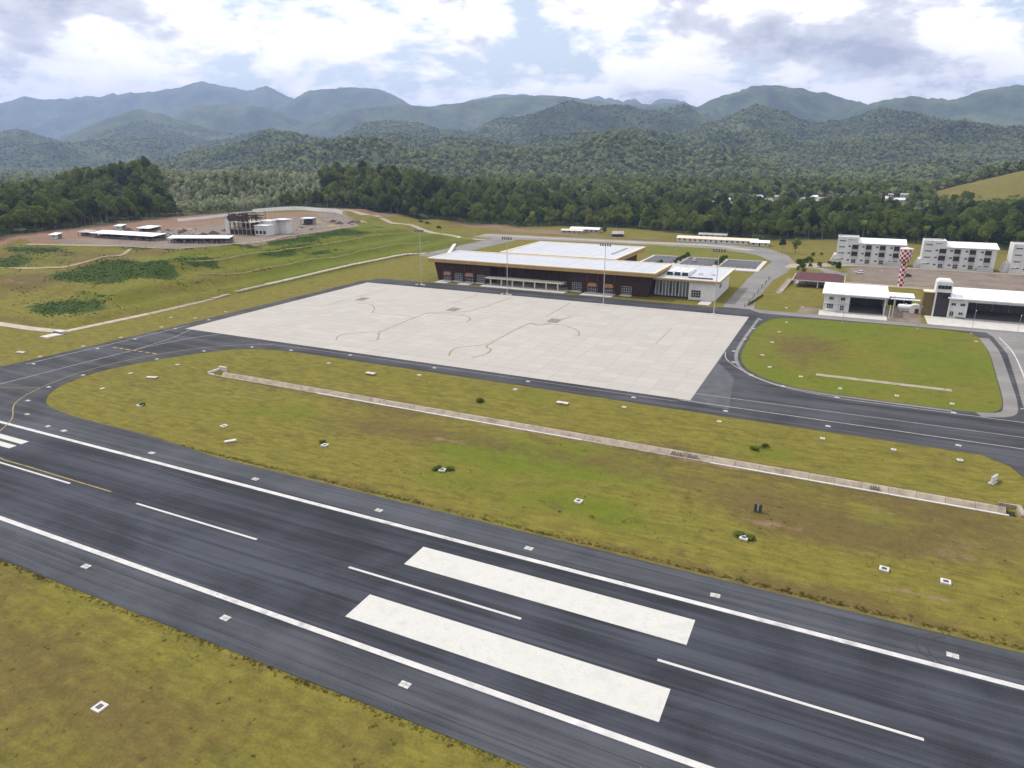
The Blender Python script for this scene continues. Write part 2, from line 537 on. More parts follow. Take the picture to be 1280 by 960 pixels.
REDT = mat('maroon_tile_roof', (0.090, 0.034, 0.038), 0.75, 0.25, var=0.2)
REDP = mat('red_paint', (0.24, 0.010, 0.026), 0.6, 0.3, var=0.15)
WHTP = mat('pale_tower_paint', (0.66, 0.58, 0.57), 0.6, 0.3, var=0.06)
PURP = mat('dark_plum_cladding', (0.030, 0.022, 0.030), 0.55, 0.4, var=0.2)
OLIVE = mat('olive_brown_cladding', (0.125, 0.090, 0.035), 0.7, 0.3, var=0.15)
RUSTR = mat('dull_metal_roof', (0.33, 0.32, 0.31), 0.6, 0.4, var=0.25, stain=((0.20, 0.12, 0.08), 0.6))
BARK = mat('tree_bark', (0.10, 0.075, 0.055), 0.9, 0.1, var=0.4, scale=1.0)
BARKP = mat('pale_bark', (0.26, 0.23, 0.19), 0.9, 0.1, var=0.3, scale=1.0)
RUBBLE = mat('building_rubble', (0.20, 0.185, 0.17), 0.95, 0.1, var=0.5, scale=0.8, fine=2.5, bstr=0.6)
SAND = mat('sand_heap', (0.33, 0.25, 0.16), 0.95, 0.1, var=0.2)
TIMB = mat('dark_timber', (0.06, 0.042, 0.038), 0.85, 0.2, var=0.5, scale=1.5)
CARW = mat('white_car_paint', (0.70, 0.70, 0.70), 0.3, 0.5, var=0.03)
CARB = mat('black_car_paint', (0.02, 0.02, 0.023), 0.3, 0.5, var=0.03)
RUBBER = mat('tyre_rubber', (0.02, 0.02, 0.02), 0.9, 0.2)
LEAF_D = leaf_mat('forest_leaves', (0.020, 0.045, 0.010), (0.150, 0.190, 0.040), trans=.38)
LEAF_M = leaf_mat('bright_leaves', (0.058, 0.100, 0.016), (0.215, 0.245, 0.052), trans=.4)
LEAF_P = leaf_mat('plantation_leaves', (0.27, 0.31, 0.165), (0.47, 0.49, 0.30), trans=.4)
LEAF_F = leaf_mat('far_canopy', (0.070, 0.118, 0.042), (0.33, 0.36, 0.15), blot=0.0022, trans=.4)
LEAF_B = leaf_mat('weed_leaves', (0.036, 0.070, 0.009), (0.085, 0.125, 0.018))


# ------------------------------------------------------------------ mesh helpers
class MB:
    def __init__(s):
        s.v, s.f, s.m = [], [], []

    def poly(s, pts, mi=0):
        k = len(s.v)
        s.v += [tuple(p) for p in pts]
        s.f.append(tuple(range(k, k + len(pts)))); s.m.append(mi)
        return s

    def _faces(s, vs, fs, mi):
        k = len(s.v)
        s.v += [tuple(p) for p in vs]
        for f in fs:
            s.f.append(tuple(i + k for i in f)); s.m.append(mi)
        return s

    def box(s, x0, x1, y0, y1, z0, z1, mi=0):
        vs = [(x0, y0, z0), (x1, y0, z0), (x1, y1, z0), (x0, y1, z0), (x0, y0, z1), (x1, y0, z1), (x1, y1, z1), (x0, y1, z1)]
        return s._faces(vs, [(3, 2, 1, 0), (4, 5, 6, 7), (0, 1, 5, 4), (1, 2, 6, 5), (2, 3, 7, 6), (3, 0, 4, 7)], mi)

    def hexa(s, b, t, mi=0):
        """bottom ring and top ring of points"""
        n = len(b)
        fs = [tuple(range(n - 1, -1, -1)), tuple(range(n, 2 * n))]
        for i in range(n):
            j = (i + 1) % n
            fs.append((i, j, n + j, n + i))
        return s._faces(list(b) + list(t), fs, mi)

    def prism(s, pts, z0, z1, mi=0):
        return s.hexa([(x, y, z0) for x, y in pts], [(x, y, z1) for x, y in pts], mi)

    def tube(s, p0, p1, r0, r1=None, n=6, mi=0):
        r1 = r0 if r1 is None else r1
        p0, p1 = Vector(p0), Vector(p1)
        d = (p1 - p0).normalized()
        a = d.orthogonal().normalized(); b = d.cross(a)
        ring = lambda p, r: [tuple(p + (a * math.cos(t) + b * math.sin(t)) * r) for t in [2 * math.pi * i / n for i in range(n)]]
        return s.hexa(ring(p0, r0), ring(p1, r1), mi)

    def mesh(s, name, mats):
        me = bpy.data.meshes.new(name)
        me.from_pydata(s.v, [], s.f)
        for m in (mats if isinstance(mats, (list, tuple)) else [mats]):
            me.materials.append(m)
        if any(s.m):
            me.polygons.foreach_set('material_index', s.m)
        me.update()
        return me

    def build(s, name, mats, parent=None, loc=None):
        return link(name, s.mesh(name, mats), parent, loc)


def link(name, me, parent=None, loc=None, rotz=0.0, scale=None):
    o = bpy.data.objects.new(name, me)
    COL.objects.link(o)
    if parent is not None:
        o.parent = parent
    if loc is not None:
        o.location = loc
    if rotz:
        o.rotation_euler.z = rotz
    if scale is not None:
        o.scale = scale
    return o


def tag(o, label, cat, group=None, kind=None):
    if label:
        o['label'] = label
    if cat:
        o['category'] = cat
    if group:
        o['group'] = group
    if kind:
        o['kind'] = kind
    return o


def thing(name, label, cat, loc=(0, 0, 0), rotz=0.0, group=None):
    o = bpy.data.objects.new(name, None)
    COL.objects.link(o)
    o.empty_display_size = 0.5
    o.location = loc
    o.rotation_euler.z = rotz
    return tag(o, label, cat, group)


def copy_tree(root, loc, rotz=0.0, scale=None, label=None):
    c = root.copy(); COL.objects.link(c)
    c.location = loc; c.rotation_euler.z = rotz
    if scale is not None:
        c.scale = scale
    if label:
        c['label'] = label
    for ch in root.children:
        d = ch.copy(); COL.objects.link(d); d.parent = c
        for g in ch.children:
            e = g.copy(); COL.objects.link(e); e.parent = d
    return c


def np_mesh(name, verts, quads, mats):
    me = bpy.data.meshes.new(name)
    nv, nf, k = len(verts), len(quads), quads.shape[1]
    me.vertices.add(nv)
    me.vertices.foreach_set('co', np.ascontiguousarray(verts, np.float32).ravel())
    me.loops.add(nf * k)
    me.loops.foreach_set('vertex_index', np.ascontiguousarray(quads, np.int32).ravel())
    me.polygons.add(nf)
    me.polygons.foreach_set('loop_start', np.arange(0, nf * k, k, dtype=np.int32))
    me.polygons.foreach_set('loop_total', np.full(nf, k, np.int32))
    for m in (mats if isinstance(mats, (list, tuple)) else [mats]):
        me.materials.append(m)
    me.update(calc_edges=True)
    return me


def sheet_mesh(name, outer, z, m, holes=()):
    loops = [[Vector((x, y, 0)) for x, y in outer]] + [[Vector((x, y, 0)) for x, y in h] for h in holes]
    tri = tessellate_polygon(loops)
    pts = [p for l in loops for p in l]
    me = bpy.data.meshes.new(name)
    fs = []
    for t in tri:
        a, b, c = (pts[i] for i in t)
        if (b - a).cross(c - a).z < 0:
            t = t[::-1]
        fs.append(tuple(t))
    me.from_pydata([(p.x, p.y, z) for p in pts], [], fs)
    me.materials.append(m)
    me.update()
    return me


def sheet(name, outer, z, m, holes=(), parent=None, structure=True):
    o = link(name, sheet_mesh(name, outer, z, m, holes), parent)
    if parent is None and structure:
        o['kind'] = 'structure'
    return o


def smooth_line(pts, step=2.0, closed=False):
    """Catmull-Rom through the points"""
    P = [np.array(p, float) for p in pts]
    n = len(P)
    out = []
    rngi = range(n if closed else n - 1)
    for i in rngi:
        p1, p2 = P[i], P[(i + 1) % n]
        p0 = P[i - 1] if (i > 0 or closed) else 2 * p1 - p2
        p3 = P[(i + 2) % n] if (i + 2 < n or closed) else 2 * p2 - p1
        k = max(1, int(np.linalg.norm(p2 - p1) / step))
        for j in range(k):
            t = j / k
            out.append(tuple(0.5 * ((2 * p1) + (-p0 + p2) * t + (2 * p0 - 5 * p1 + 4 * p2 - p3) * t * t + (-p0 + 3 * p1 - 3 * p2 + p3) * t ** 3)))
    if not closed:
        out.append(tuple(P[-1]))
    return out


def ribbon_mesh(name, pts, width, z, m, follow=False, thick=0.0):
    pts = [np.array(p[:2], float) for p in pts]
    vs = []
    for i, p in enumerate(pts):
        d = pts[min(i + 1, len(pts) - 1)] - pts[max(i - 1, 0)]
        d = d / (np.linalg.norm(d) + 1e-9)
        nrm = np.array([-d[1], d[0]])
        w = width(i / max(1, len(pts) - 1)) if callable(width) else width
        for s in (-0.5, 0.5):
            q = p + nrm * w * s
            vs.append((q[0], q[1], z + (H1(*q) if follow else 0)))
    fs = [(2 * i, 2 * i + 1, 2 * i + 3, 2 * i + 2)[::-1] for i in range(len(pts) - 1)]
    me = bpy.data.meshes.new(name)
    me.from_pydata(vs, [], fs)
    me.materials.append(m)
    me.update()
    return me


def ribbon(name, pts, width, z, m, parent=None, follow=False):
    o = link(name, ribbon_mesh(name, pts, width, z, m, follow), parent)
    if parent is None:
        o['kind'] = 'structure'
    return o


# ------------------------------------------------------------------ what grows where (colour of the ground itself)
PLAT = [(-434, 252), (-364, 256), (-322, 262), (-309, 304), (-314, 356), (-316, 404), (-330, 440), (-400, 505), (-425, 528), (-480, 460), (-486, 390), (-488, 318), (-470, 262)]


def inside(u, v, poly):
    c = np.zeros(np.shape(u), bool)
    n = len(poly)
    for i in range(n):
        x0, y0 = poly[i]; x1, y1 = poly[(i + 1) % n]
        cond = ((y0 > v) != (y1 > v)) & (u < (x1 - x0) * (v - y0) / (y1 - y0 + 1e-12) + x0)
        c ^= cond
    return c


def blob(u, v, px, py, ru, rv, z=0.0):
    cu, cv = at(px, py, z)
    return np.exp(-(((u - cu) / ru) ** 2 + ((v - cv) / rv) ** 2))


def masks(u, v):
    u = np.asarray(u, float); v = np.asarray(v, float)
    Z = np.zeros_like(u)
    green, brown, soil, scrub, gravel = Z.copy(), Z.copy(), Z.copy(), Z.copy(), Z.copy()
    # strip between runway and apron
    for px, py, ru, rv, s in [(230, 505, 30, 9, .25), (330, 510, 25, 8, .45), (620, 562, 26, 9, .85), (700, 580, 20, 7, .5), (560, 600, 26, 6, .35), (750, 640, 12, 6, .75), (480, 470, 40, 7, .35), (960, 560, 8, 3, .4), (770, 560, 18, 6, .55),
                              (1000, 600, 22, 6, .2), (1120, 590, 25, 6, .3), (1230, 700, 14, 9, .3), (1240, 560, 25, 6, .3), (900, 690, 18, 4, .3)]:
        green += s * blob(u, v, px, py, ru, rv)
    for px, py, ru, rv, s in [(150, 470, 25, 6, .5), (400, 490, 50, 5, .45), (560, 540, 26, 7, .75), (430, 530, 20, 6, .4), (830, 590, 30, 7, .65), (900, 570, 35, 4, .7), (1000, 650, 17, 6, .8), (1180, 660, 14, 10, .75),
                              (1060, 670, 14, 6, .6), (1150, 625, 26, 5, .5), (560, 510, 50, 4, .6), (150, 800, 28, 14, .2), (60, 930, 22, 12, .4), (350, 930, 26, 12, .3), (20, 760, 14, 8, .3), (740, 700, 20, 4, .3), (1060, 745, 16, 3, .6)]:
        brown += 1.05 * s * blob(u, v, px, py, ru * 1.1, rv * 1.1)
    for px, py, ru, rv, s in [(890, 570, 20, 2.4, .75), (780, 550, 24, 2.0, .65), (560, 548, 9, 2.6, .62), (1140, 742, 20, 1.3, .6), (1200, 700, 9, 3, .55), (960, 655, 8, 2.6, .72), (640, 530, 22, 1.8, .6), (40, 450, 20, 5, .4), (1150, 640, 14, 3, .5), (1190, 675, 7, 5, .55)]:
        soil += s * blob(u, v, px, py, ru, rv)
    # worn verge of the runway
    rv_ = np.exp(-((v - 100.2) / 1.6) ** 2) * (u > -160)
    brown += 0.55 * rv_ ; soil += 0.12 * rv_
    # long yellow-green verge on the near side
    green += 0.12 * np.exp(-((v - 48) / 5.0) ** 2)
    brown += 0.24 * sstep(48, 40, v) * (v < 50)
    # oval
    ov = ((u > -30) & (u < 52) & (v > 198) & (v < 308)).astype(float)
    green += 0.62 * ov
    brown += ov * .75 * blob(u, v, 1010, 435, 12, 26)
    scrub += .50 * blob(u, v, 1130, 447, 9, 7) + .52 * blob(u, v, 1185, 440, 8, 4) + .45 * blob(u, v, 1105, 468, 8, 4) + .55 * blob(u, v, 1240, 500, 2.5, 14) + 0.4 * blob(u, v, 1228, 470, 3, 14)
    for px, py, ru, rv, s in [(600, 498, 3.2, 1.6, .8), (950, 555, 4, 1.8, .75), (630, 560, 3, 1.2, .6), (770, 648, 3, 1.2, .55), (300, 900, 8, 5, .25)]:
        scrub += s * blob(u, v, px, py, ru, rv)
    # embankment
    h = hgt(u, v)
    hill = ((u < -258) & (v > 150) & (v < 520)).astype(float) * (h < 40)
    scrub += hill * sstep(-330, -312, u) * (h > 1) * (h < 15) * 0.55 * np.maximum(0, np.sin(h * 1.2 + 1.0)) ** 4 * sstep(.42, .62, fbm(u / 12.0, v / 20.0, 3))
    green += 0.25 * hill * (h > 0.5) + .45 * hill * sstep(-335, -310, u) * sstep(215, 260, v) + hill * .5 * (fbm(u / 30.0, v / 30.0, 3) - .5)
    brown += .4 * hill * sstep(-325, -345, u) * (h > .5)
    brown += hill * (h > .5) * (h < 15.5) * .35 * np.maximum(0, np.sin(h * 1.15 + 2.0 * fbm(u / 40.0, v / 40.0, 3))) ** 3
    for px, py, z, ru, rv, s in [(110, 350, 7, 30, 13, 1.0), (150, 342, 8, 22, 12, 1.0), (75, 385, 3, 18, 9, 1.0), (100, 383, 3, 14, 8, .9), (200, 350, 6, 13, 8, .9), (45, 315, 12, 30, 11, .95), (10, 325, 11, 20, 10, .9), (170, 317, 12, 40, 8, .8), (225, 318, 12, 16, 7, .7), (300, 312, 12, 14, 12, .85), (340, 305, 13, 10, 14, .8),
                                 (380, 312, 8, 8, 18, .75), (400, 322, 5, 5, 22, .7), (450, 305, 6, 7, 22, .75), (480, 292, 8, 8, 16, .8), (230, 338, 8, 9, 7, .7), (265, 345, 4, 10, 7, .7), (420, 300, 10, 6, 22, .75), (350, 330, 4, 5, 20, .7)]:
        scrub += 1.05 * s * blob(u, v, px, py, ru, rv, z)
    for px, py, z, ru, rv, s in [(100, 325, 10, 40, 8, .8), (40, 350, 7, 24, 8, .8), (200, 330, 9, 12, 6, .8), (20, 400, 2, 20, 6, .5), (270, 320, 10, 16, 6, .6), (230, 370, 2, 12, 8, .5)]:
        brown += s * blob(u, v, px, py, ru, rv, z)
    for px, py, z, ru, rv, s in [(195, 328, 9, 6, 5, .6), (30, 355, 6, 12, 3, .45), (100, 330, 10, 22, 3, .5), (0, 340, 10, 20, 12, .4)]:
        soil += s * blob(u, v, px, py, ru, rv, z)
    for px, py, z, ru, rv, s in [(360, 312, 8, 26, 16, .7), (330, 322, 4, 18, 12, .5), (470, 300, 5, 14, 22, .6), (60, 330, 9, 30, 6, .35)]:
        green += s * blob(u, v, px, py, ru, rv, z)
    pl = inside(u, v, PLAT).astype(float)
    be = behind_edge(u, v)
    strip = sstep(-42, -20, be) * (h > 12) * (u < -250) * (be < 6)
    soil = np.maximum(soil, np.maximum(pl * 0.85, strip * 0.8 * (h < 30)))
    gravel = np.maximum(gravel, pl * sstep(-445, -405, u) * 0.8)
    # bare ground north of the back road, at the foot of the forest
    n = ((v > 545) & (be < 3)).astype(float)
    brown += 0.45 * n; soil += n * (.75 * np.exp(-((v - 580) / 16.0) ** 2) * sstep(-180, -230, u) + .25) + 0.35 * blob(u, v, 790, 297, 30, 10)
    green += 0.1 * n
    # building ground right of the access road
    yard = ((u > -4) & (v > 408) & (v < 476)).astype(float)
    gravel = np.maximum(gravel, yard * 0.72 * sstep(-8, 8, u)); brown += yard * 0.5
    scr = ((u > -26) & (u < 2) & (v > 412) & (v < 470)).astype(float)
    green += 0.35 * scr
    green += 0.5 * ((u > -130) & (u < -28) & (v > 470) & (v < 520)) + 0.3 * ((u > -60) & (u < -20) & (v > 310) & (v < 400))
    y2 = ((u > 17) & (u < 31.5) & (v > 313) & (v < 345)).astype(float)
    gravel = np.maximum(gravel, y2 * 0.7)
    y3 = ((u > -16) & (u < -7) & (v > 313) & (v < 330)).astype(float)
    gravel = np.maximum(gravel, y3 * 0.7)
    forest = sstep(2, 7, be) * (1 - GHILL(u, v)) * (1 - 0.9 * np.maximum(np.exp(-(((u - 49) / 26) ** 2 + ((v - 1027) / 60) ** 2)), 0))
    green += 0.05 * GHILL(u, v); brown += 0.35 * GHILL(u, v)
    A = np.stack([green, np.clip(brown, 0, 1.2), np.clip(soil, 0, 1)], -1)
    B = np.stack([np.clip(scrub, 0, 1), gravel, forest], -1)
    return A, B


def GHILL(u, v):
    """open grass hill at the right, beyond the forest belt"""
    w0, w1 = cam_frame(u, v)
    D = np.maximum(w1, 1)
    px = 640 + FPX / CP * w0 / D
    lim = np.interp(px, [1160, 1175, 1300, 1700], [2000, 880, 850, 850])
    return ((px > 1166) & (w1 > lim) & (w1 < 1015)).astype(float)


def put_masks(me, verts):
    A, B = masks(verts[:, 0], verts[:, 1])
    for nm, arr in (('mask_a', A), ('mask_b', B)):
        at_ = me.attributes.new(nm, 'FLOAT_VECTOR', 'POINT')
        at_.data.foreach_set('vector', np.ascontiguousarray(arr, np.float32).ravel())


# drain running between runway and apron: cross-section (v, z)
DR_U0, DR_U1 = -171.0, 36.0
DR_SEC = [(144.9, 0.10), (145.45, 0.10), (145.5, -0.85), (146.7, -0.9), (148.2, 0.12), (148.7, 0.12)]


def near_ground():
    us = np.arange(-520, 181, 2.5)
    vs_ = np.arange(-40, 646, 2.5)
    vs_ = np.unique(np.concatenate([vs_[(vs_ < 143) | (vs_ > 150)], [143.0, 144.8, 145.2, 148.4, 148.8, 150]]))
    us = np.unique(np.concatenate([us, [DR_U0 - 0.1, DR_U1 + 0.1]]))
    U, V = np.meshgrid(us, vs_)
    Zh = hgt(U, V)
    bump = (fbm(U / 16.0, V / 16.0, 4) - 0.5) * 0.7 + (fbm(U / 4.0, V / 4.0, 3) - 0.5) * 0.2
    amp = sstep(101, 106, V) * sstep(143, 138, V) + sstep(151, 155, V) * sstep(171, 166, V) * sstep(-170, -160, U)
    amp = np.maximum(amp, sstep(48, 40, V))
    amp = amp * sstep(36, 30, U) * sstep(-205, -180, U)
    Zh = Zh + amp * bump + np.where(np.abs(Zh) < 0.5, -0.03, 0.0)
    tr = (V > 145.1) & (V < 148.5) & (U > DR_U0) & (U < DR_U1)
    Zh = np.where(tr, -2.6, Zh)
    verts = np.stack([U, V, Zh], -1).reshape(-1, 3)
    ny, nx = U.shape
    i = np.arange(ny * nx).reshape(ny, nx)
    q = np.stack([i[:-1, :-1], i[:-1, 1:], i[1:, 1:], i[1:, :-1]], -1).reshape(-1, 4)
    me = np_mesh('ground', verts, q, GRASS)
    put_masks(me, verts)
    me.polygons.foreach_set('use_smooth', np.ones(len(q), bool))
    o = link('ground', me)
    o['kind'] = 'structure'
    return o


def far_terrain():
    th = np.concatenate([np.arange(-180, -44, 4.0), np.arange(-44, 44, 0.18), np.arange(44, 180.1, 4.0)])
    th = np.radians(th)
    rr = [30.0]
    while rr[-1] < 12600:
        rr.append(rr[-1] * (1.05 if rr[-1] < 250 else (1.02 if rr[-1] < 600 else (1.0125 if rr[-1] < 2500 else 1.008))))
    T, RR = np.meshgrid(th, np.array(rr))
    w0, w1 = RR * np.sin(T), RR * np.cos(T)
    U = w0 * CA + w1 * SA; V = -w0 * SA + w1 * CA
    Zh = hgt(U, V)
    inn = (U > -515) & (U < 175) & (V > -35) & (V < 641)
    Zh = Zh + np.where(inn, -4.0, -0.12)
    Zh = Zh + np.where(RR > 1400, (fbm(U / 130.0, V / 130.0, 4) - 0.5) * np.clip(Zh, 0, 300) * 0.10, 0)
    verts = np.stack([U, V, Zh], -1).reshape(-1, 3)
    ny, nx = U.shape
    i = np.arange(ny * nx).reshape(ny, nx)
    q = np.stack([i[:-1, :-1], i[1:, :-1], i[1:, 1:], i[:-1, 1:]], -1).reshape(-1, 4)
    # outward winding differs with the turn direction: up must be up
    a, b, c = verts[q[len(q) // 2][:3]]
    if np.cross(b - a, c - a)[2] < 0:
        q = q[:, ::-1]
    me = np_mesh('terrain', verts, q, GRASS)
    put_masks(me, verts)
    me.polygons.foreach_set('use_smooth', np.ones(len(q), bool))
    o = link('terrain', me)
    o['kind'] = 'structure'
    return o


near_ground()
far_terrain()

# ------------------------------------------------------------------ runway and its paint
CL = 76.2
RW0, RW1 = 53.4, 98.4
runway = sheet('runway', [(-430, RW0), (270, RW0), (270, RW1), (-430, RW1)], 0.03, ASPH)
rect = lambda u0, u1, v0, v1: [(u0, v0), (u1, v0), (u1, v1), (u0, v1)]
ZP = 0.036
for s in (-1, 1):
    sheet('runway_edge_line', rect(-430, 270, CL + s * 14.55 - 0.47, CL + s * 14.55 + 0.47), ZP, EDGE_P, parent=runway)
    sheet('aiming_point_marking', rect(-58.0, -12.5, *sorted((CL + s * 4.55, CL + s * 10.4))), ZP, WHITE_P, parent=runway)
    # edge of the wearing course: a shallow step between carriageway and shoulder
    for k in range(2):
        v0 = CL + s * (6.3 + 2.7 * k)
        sheet('threshold_stripe', rect(-196, -165.3, v0 - 0.85, v0 + 0.85), ZP, WHITE_P, parent=runway)
sheet('runway_shoulder', rect(-430, 270, RW0 + .05, CL - 15.3), 0.033, ASPH_S, parent=runway)
sheet('runway_shoulder', rect(-430, 270, CL + 15.3, RW1 - .05), 0.033, ASPH_S, parent=runway)
me_cl = sheet_mesh('centreline_stripe', rect(0, 30.5, -0.23, 0.23), 0, WHITE_P)
for k in range(-2, 4):
    link('centreline_stripe', me_cl, runway, (-115.7 + 50.2 * k, CL, ZP))
ribbon('taxi_lead_line', smooth_line([(-124.5, 77.35), (-150, 77.5), (-163, 77.9), (-174, 83), (-184, 93), (-196, 101), (-203, 112), (-207, 126), (-206.5, 140), (-203, 152), (-197, 163), (-188, 172), (-178, 178.4)], 1.5), 0.26, ZP + 0.004, YEL_P, parent=runway)
for (c0, c1, r, a0, a1) in [(18.4, 94.6, 3.0, 100, 255), (20.0, 94.4, 3.2, 105, 250), (6, 47, 12, 60, 160), (6, 47, 14, 62, 158)]:
    pts = [(c0 + r * math.cos(R(a)), c1 + r * 1.05 * math.sin(R(a))) for a in range(a0, a1, 6)]
    pts = [p for p in pts if RW0 + 0.3 < p[1] < RW1 - .3]
    if len(pts) > 3:
        ribbon('tyre_mark', pts, 0.28, ZP + 0.008, mat('tyre_mark_rubber', (0.032, 0.033, 0.037), 0.7, 0.3, var=0.4, scale=1.0), parent=runway)

# ------------------------------------------------------------------ taxiways and apron
island = smooth_line([(-120, 98.4), (-143, 100.5), (-163, 100.9), (-176, 101.6), (-185, 103.2), (-191, 106), (-196.7, 111), (-200.8, 118.5), (-202.6, 131), (-198, 147), (-191, 160), (-184, 168), (-170, 172.5), (-147, 173.4)], 2.0)
oval = smooth_line([(-25, 294), (-21, 299.5), (-13.8, 302), (4, 304.5), (23.9, 305.3), (40, 304.5), (47.2, 299), (47.6, 274), (45, 238.5), (43.2, 217), (41, 207.8), (37, 204), (28, 203.4), (13.4, 203.5), (-4, 204.4), (-15, 209), (-22.9, 217.9), (-27, 231.2), (-28, 250), (-27.7, 277)], 2.0, closed=True)
tl = [(-258, RW1), (-246, 103), (-239, 111), (-235.5, 122), (-234, 150), (-232.5, 190), (-232, 300), (-226, 310), (-49, 310), (-46, 312), (-35, 312), (-30, 306), (150, 306), (150, 172.6), (64, 172.6), (61, 165), (60, 110), (64, 98.4), (34, 98.4), (39, 106), (40, 160), (37.5, 168), (33, 172.6), (-23, 172.6), (-90, 173.2), (-147, 173.4)] + island[::-1][1:]
taxiway = sheet('taxiway', tl, 0.026, ASPH_T, holes=[oval])
# paler margin round the oval and along the apron
lane = smooth_line([(52, 304), (53.4, 280), (51.5, 250), (48.5, 222), (46.5, 206), (45, 190)], 3)
ribbon('shoulder_strip', smooth_line([(49.2, 296), (49.4, 274), (46.8, 238), (45, 217), (42.5, 205.5), (36, 202)], 2), 3.2, 0.034, ROAD, parent=taxiway)
ribbon('shoulder_strip', smooth_line([(-29, 296), (-29.3, 277), (-29.6, 250), (-28.5, 231), (-24.4, 217), (-16, 207.6), (-4, 203.2), (13, 202.3), (30, 202.2)], 2), 1.1, 0.034, ROAD, parent=taxiway)
sheet('service_road', [(46, 178), (150, 178), (150, 312), (50, 312), (52.5, 300), (53, 274), (50, 240), (47.5, 215)], 0.0345, ROAD)
ribbon('edge_marking', smooth_line([(54.4, 300), (55, 276), (52.4, 240), (48.5, 205), (46.8, 190)], 3), 0.35, 0.042, EDGE_P, parent=taxiway)
ribbon('edge_marking', [(46.5, 212), (60, 213)], 0.35, 0.042, EDGE_P, parent=taxiway)
sheet('concrete_patch', [(-36, 181), (-22.5, 178), (-25.5, 207), (-32.6, 222), (-32.6, 230)], 0.031, mat('grey_patch', (0.080, 0.083, 0.093), 0.85, 0.25, var=0.25, scale=0.3, stain=((0.08, 0.08, 0.09), 0.6)), parent=taxiway)
# taxi edge and centre lines
for pts, w in [([(-36, 180.4), (150, 180.0)], 0.34), ([(150, 200.4), (20, 200.2), (2, 200.8), (-12, 204.5), (-22, 213), (-30.5, 226), (-32.7, 236)], 0.30), ([(-36, 187.6), (150, 189.7)], 0.24)]:
    ribbon('taxiway_line', smooth_line(pts, 3), w, 0.038, FADE_P, parent=taxiway)
ribbon('taxiway_line', smooth_line([(-203.4, 112), (-211, 108), (-230, 104)], 2), 0.2, 0.038, YEL_P, parent=taxiway)
ribbon('taxiway_line', smooth_line([(-231.5, 125), (-230.3, 150), (-229.5, 186)], 4), 0.34, 0.038, FADE_P, parent=taxiway)
ribbon('taxiway_line', smooth_line([(-217.2, 105), (-216.5, 130), (-215.5, 152), (-213, 168), (-207, 181)], 2), 0.3, 0.038, FADE_P, parent=taxiway)
ribbon('taxiway_line', smooth_line([(-216, 152), (-218, 168), (-223, 181)], 2), 0.25, 0.038, FADE_P, parent=taxiway)
ribbon('taxiway_line', smooth_line([(-184, 175.8), (-160, 178.2), (-36, 178.8)], 3), 0.16, 0.038, FADE_P, parent=taxiway)
for k in range(7):
    t = k / 7.0
    a = (-225.5 + 22 * t, 150.2 + 0.7 * t)
    sheet('holding_marking', rect(a[0], a[0] + 2.0, a[1], a[1] + 0.7), 0.038, YEL_P, parent=taxiway)

AP = (-226.0, -33.0, 181.0, 296.0)
apron = sheet('apron', [(AP[0], AP[2]), (AP[1], AP[2]), (AP[1], AP[3]), (AP[0], AP[3])], 0.034, mat('joint_sealant', (0.30, 0.28, 0.256), 0.9, 0.1))
nx, ny = 32, 23
du, dv = (AP[1] - AP[0]) / nx, (AP[3] - AP[2]) / ny
slab_me = MB().box(-du / 2 + .035, du / 2 - .035, -dv / 2 + .035, dv / 2 - .035, 0.0, 0.03).mesh('slab', SLAB)
cells = [(AP[0] + (i + .5) * du, AP[2] + (j + .5) * dv) for j in range(ny) for i in range(nx)]
cells.sort(key=lambda c: c[0] ** 2 + c[1] ** 2)
for c in cells[:298]:
    link('slab', slab_me, apron, (c[0], c[1], 0.036))
far_sl = MB()
for c in cells[298:]:
    far_sl.box(c[0] - du / 2 + .035, c[0] + du / 2 - .035, c[1] - dv / 2 + .035, c[1] + dv / 2 - .035, 0.036, 0.066)
tag(far_sl.build('slab_field', SLAB, apron), None, None, kind='stuff')
# worn guidance lines and stand marks on the slabs
ZA = 0.072
g = lambda *ps: [at(*p) for p in ps]
for pts, w in [
    (g((640, 372), (590, 388), (547, 391), (532, 392), (478, 414), (474, 418), (471, 425), (459, 427)), .42), (g((532, 392), (570, 393), (582, 395), (588, 399), (583, 403)), .40),
    (g((446, 379), (464, 381), (468, 386), (465, 391)), .34), (g((478, 414), (440, 417), (424, 420), (420, 425)), .34), (g((485, 361), (455, 369), (400, 384)), .25), (g((465, 391), (500, 394), (520, 398)), .22),
    (g((716, 395), (676, 407), (661, 405), (611, 431), (614, 437), (607, 443), (590, 447)), .42), (g((661, 405), (700, 406), (717, 411), (724, 416), (723, 420)), .40), (g((611, 431), (578, 434), (565, 438), (561, 445)), .42),
    (g((713, 379), (682, 396)), .36), (g((598, 368), (567, 379)), .30), (g((840, 410), (820, 430)), .18)]:
    ribbon('guidance_line', smooth_line(pts, 1.0), w * 1.5, ZA, RUST_P, parent=apron)
ribbon('guidance_line', [(-205, 187.5), (-33, 187)], 0.28, ZA, mat('faint_grey_line', (0.30, 0.285, 0.27), 0.85, 0.2, var=0.2), parent=apron)
ribbon('guidance_line', [(-110, 262), (-45, 263)], 0.25, ZA, MATS['faint_grey_line'], parent=apron)
DIAM = mat('stand_mark_paint', (0.20, 0.17, 0.15), 0.85, 0.2, var=0.45, scale=1.6, fine=3)
for px, py in [(453, 374), (567, 387), (693, 401)]:
    c = at(px, py)
    sheet('stand_mark', [(c[0] - 2.6, c[1] + 3.4), (c[0] - 2.2, c[1] - 3.4), (c[0] + 2.6, c[1] - 3.6), (c[0] + 2.2, c[1] + 3.2)], ZA + 0.004, DIAM, parent=apron)

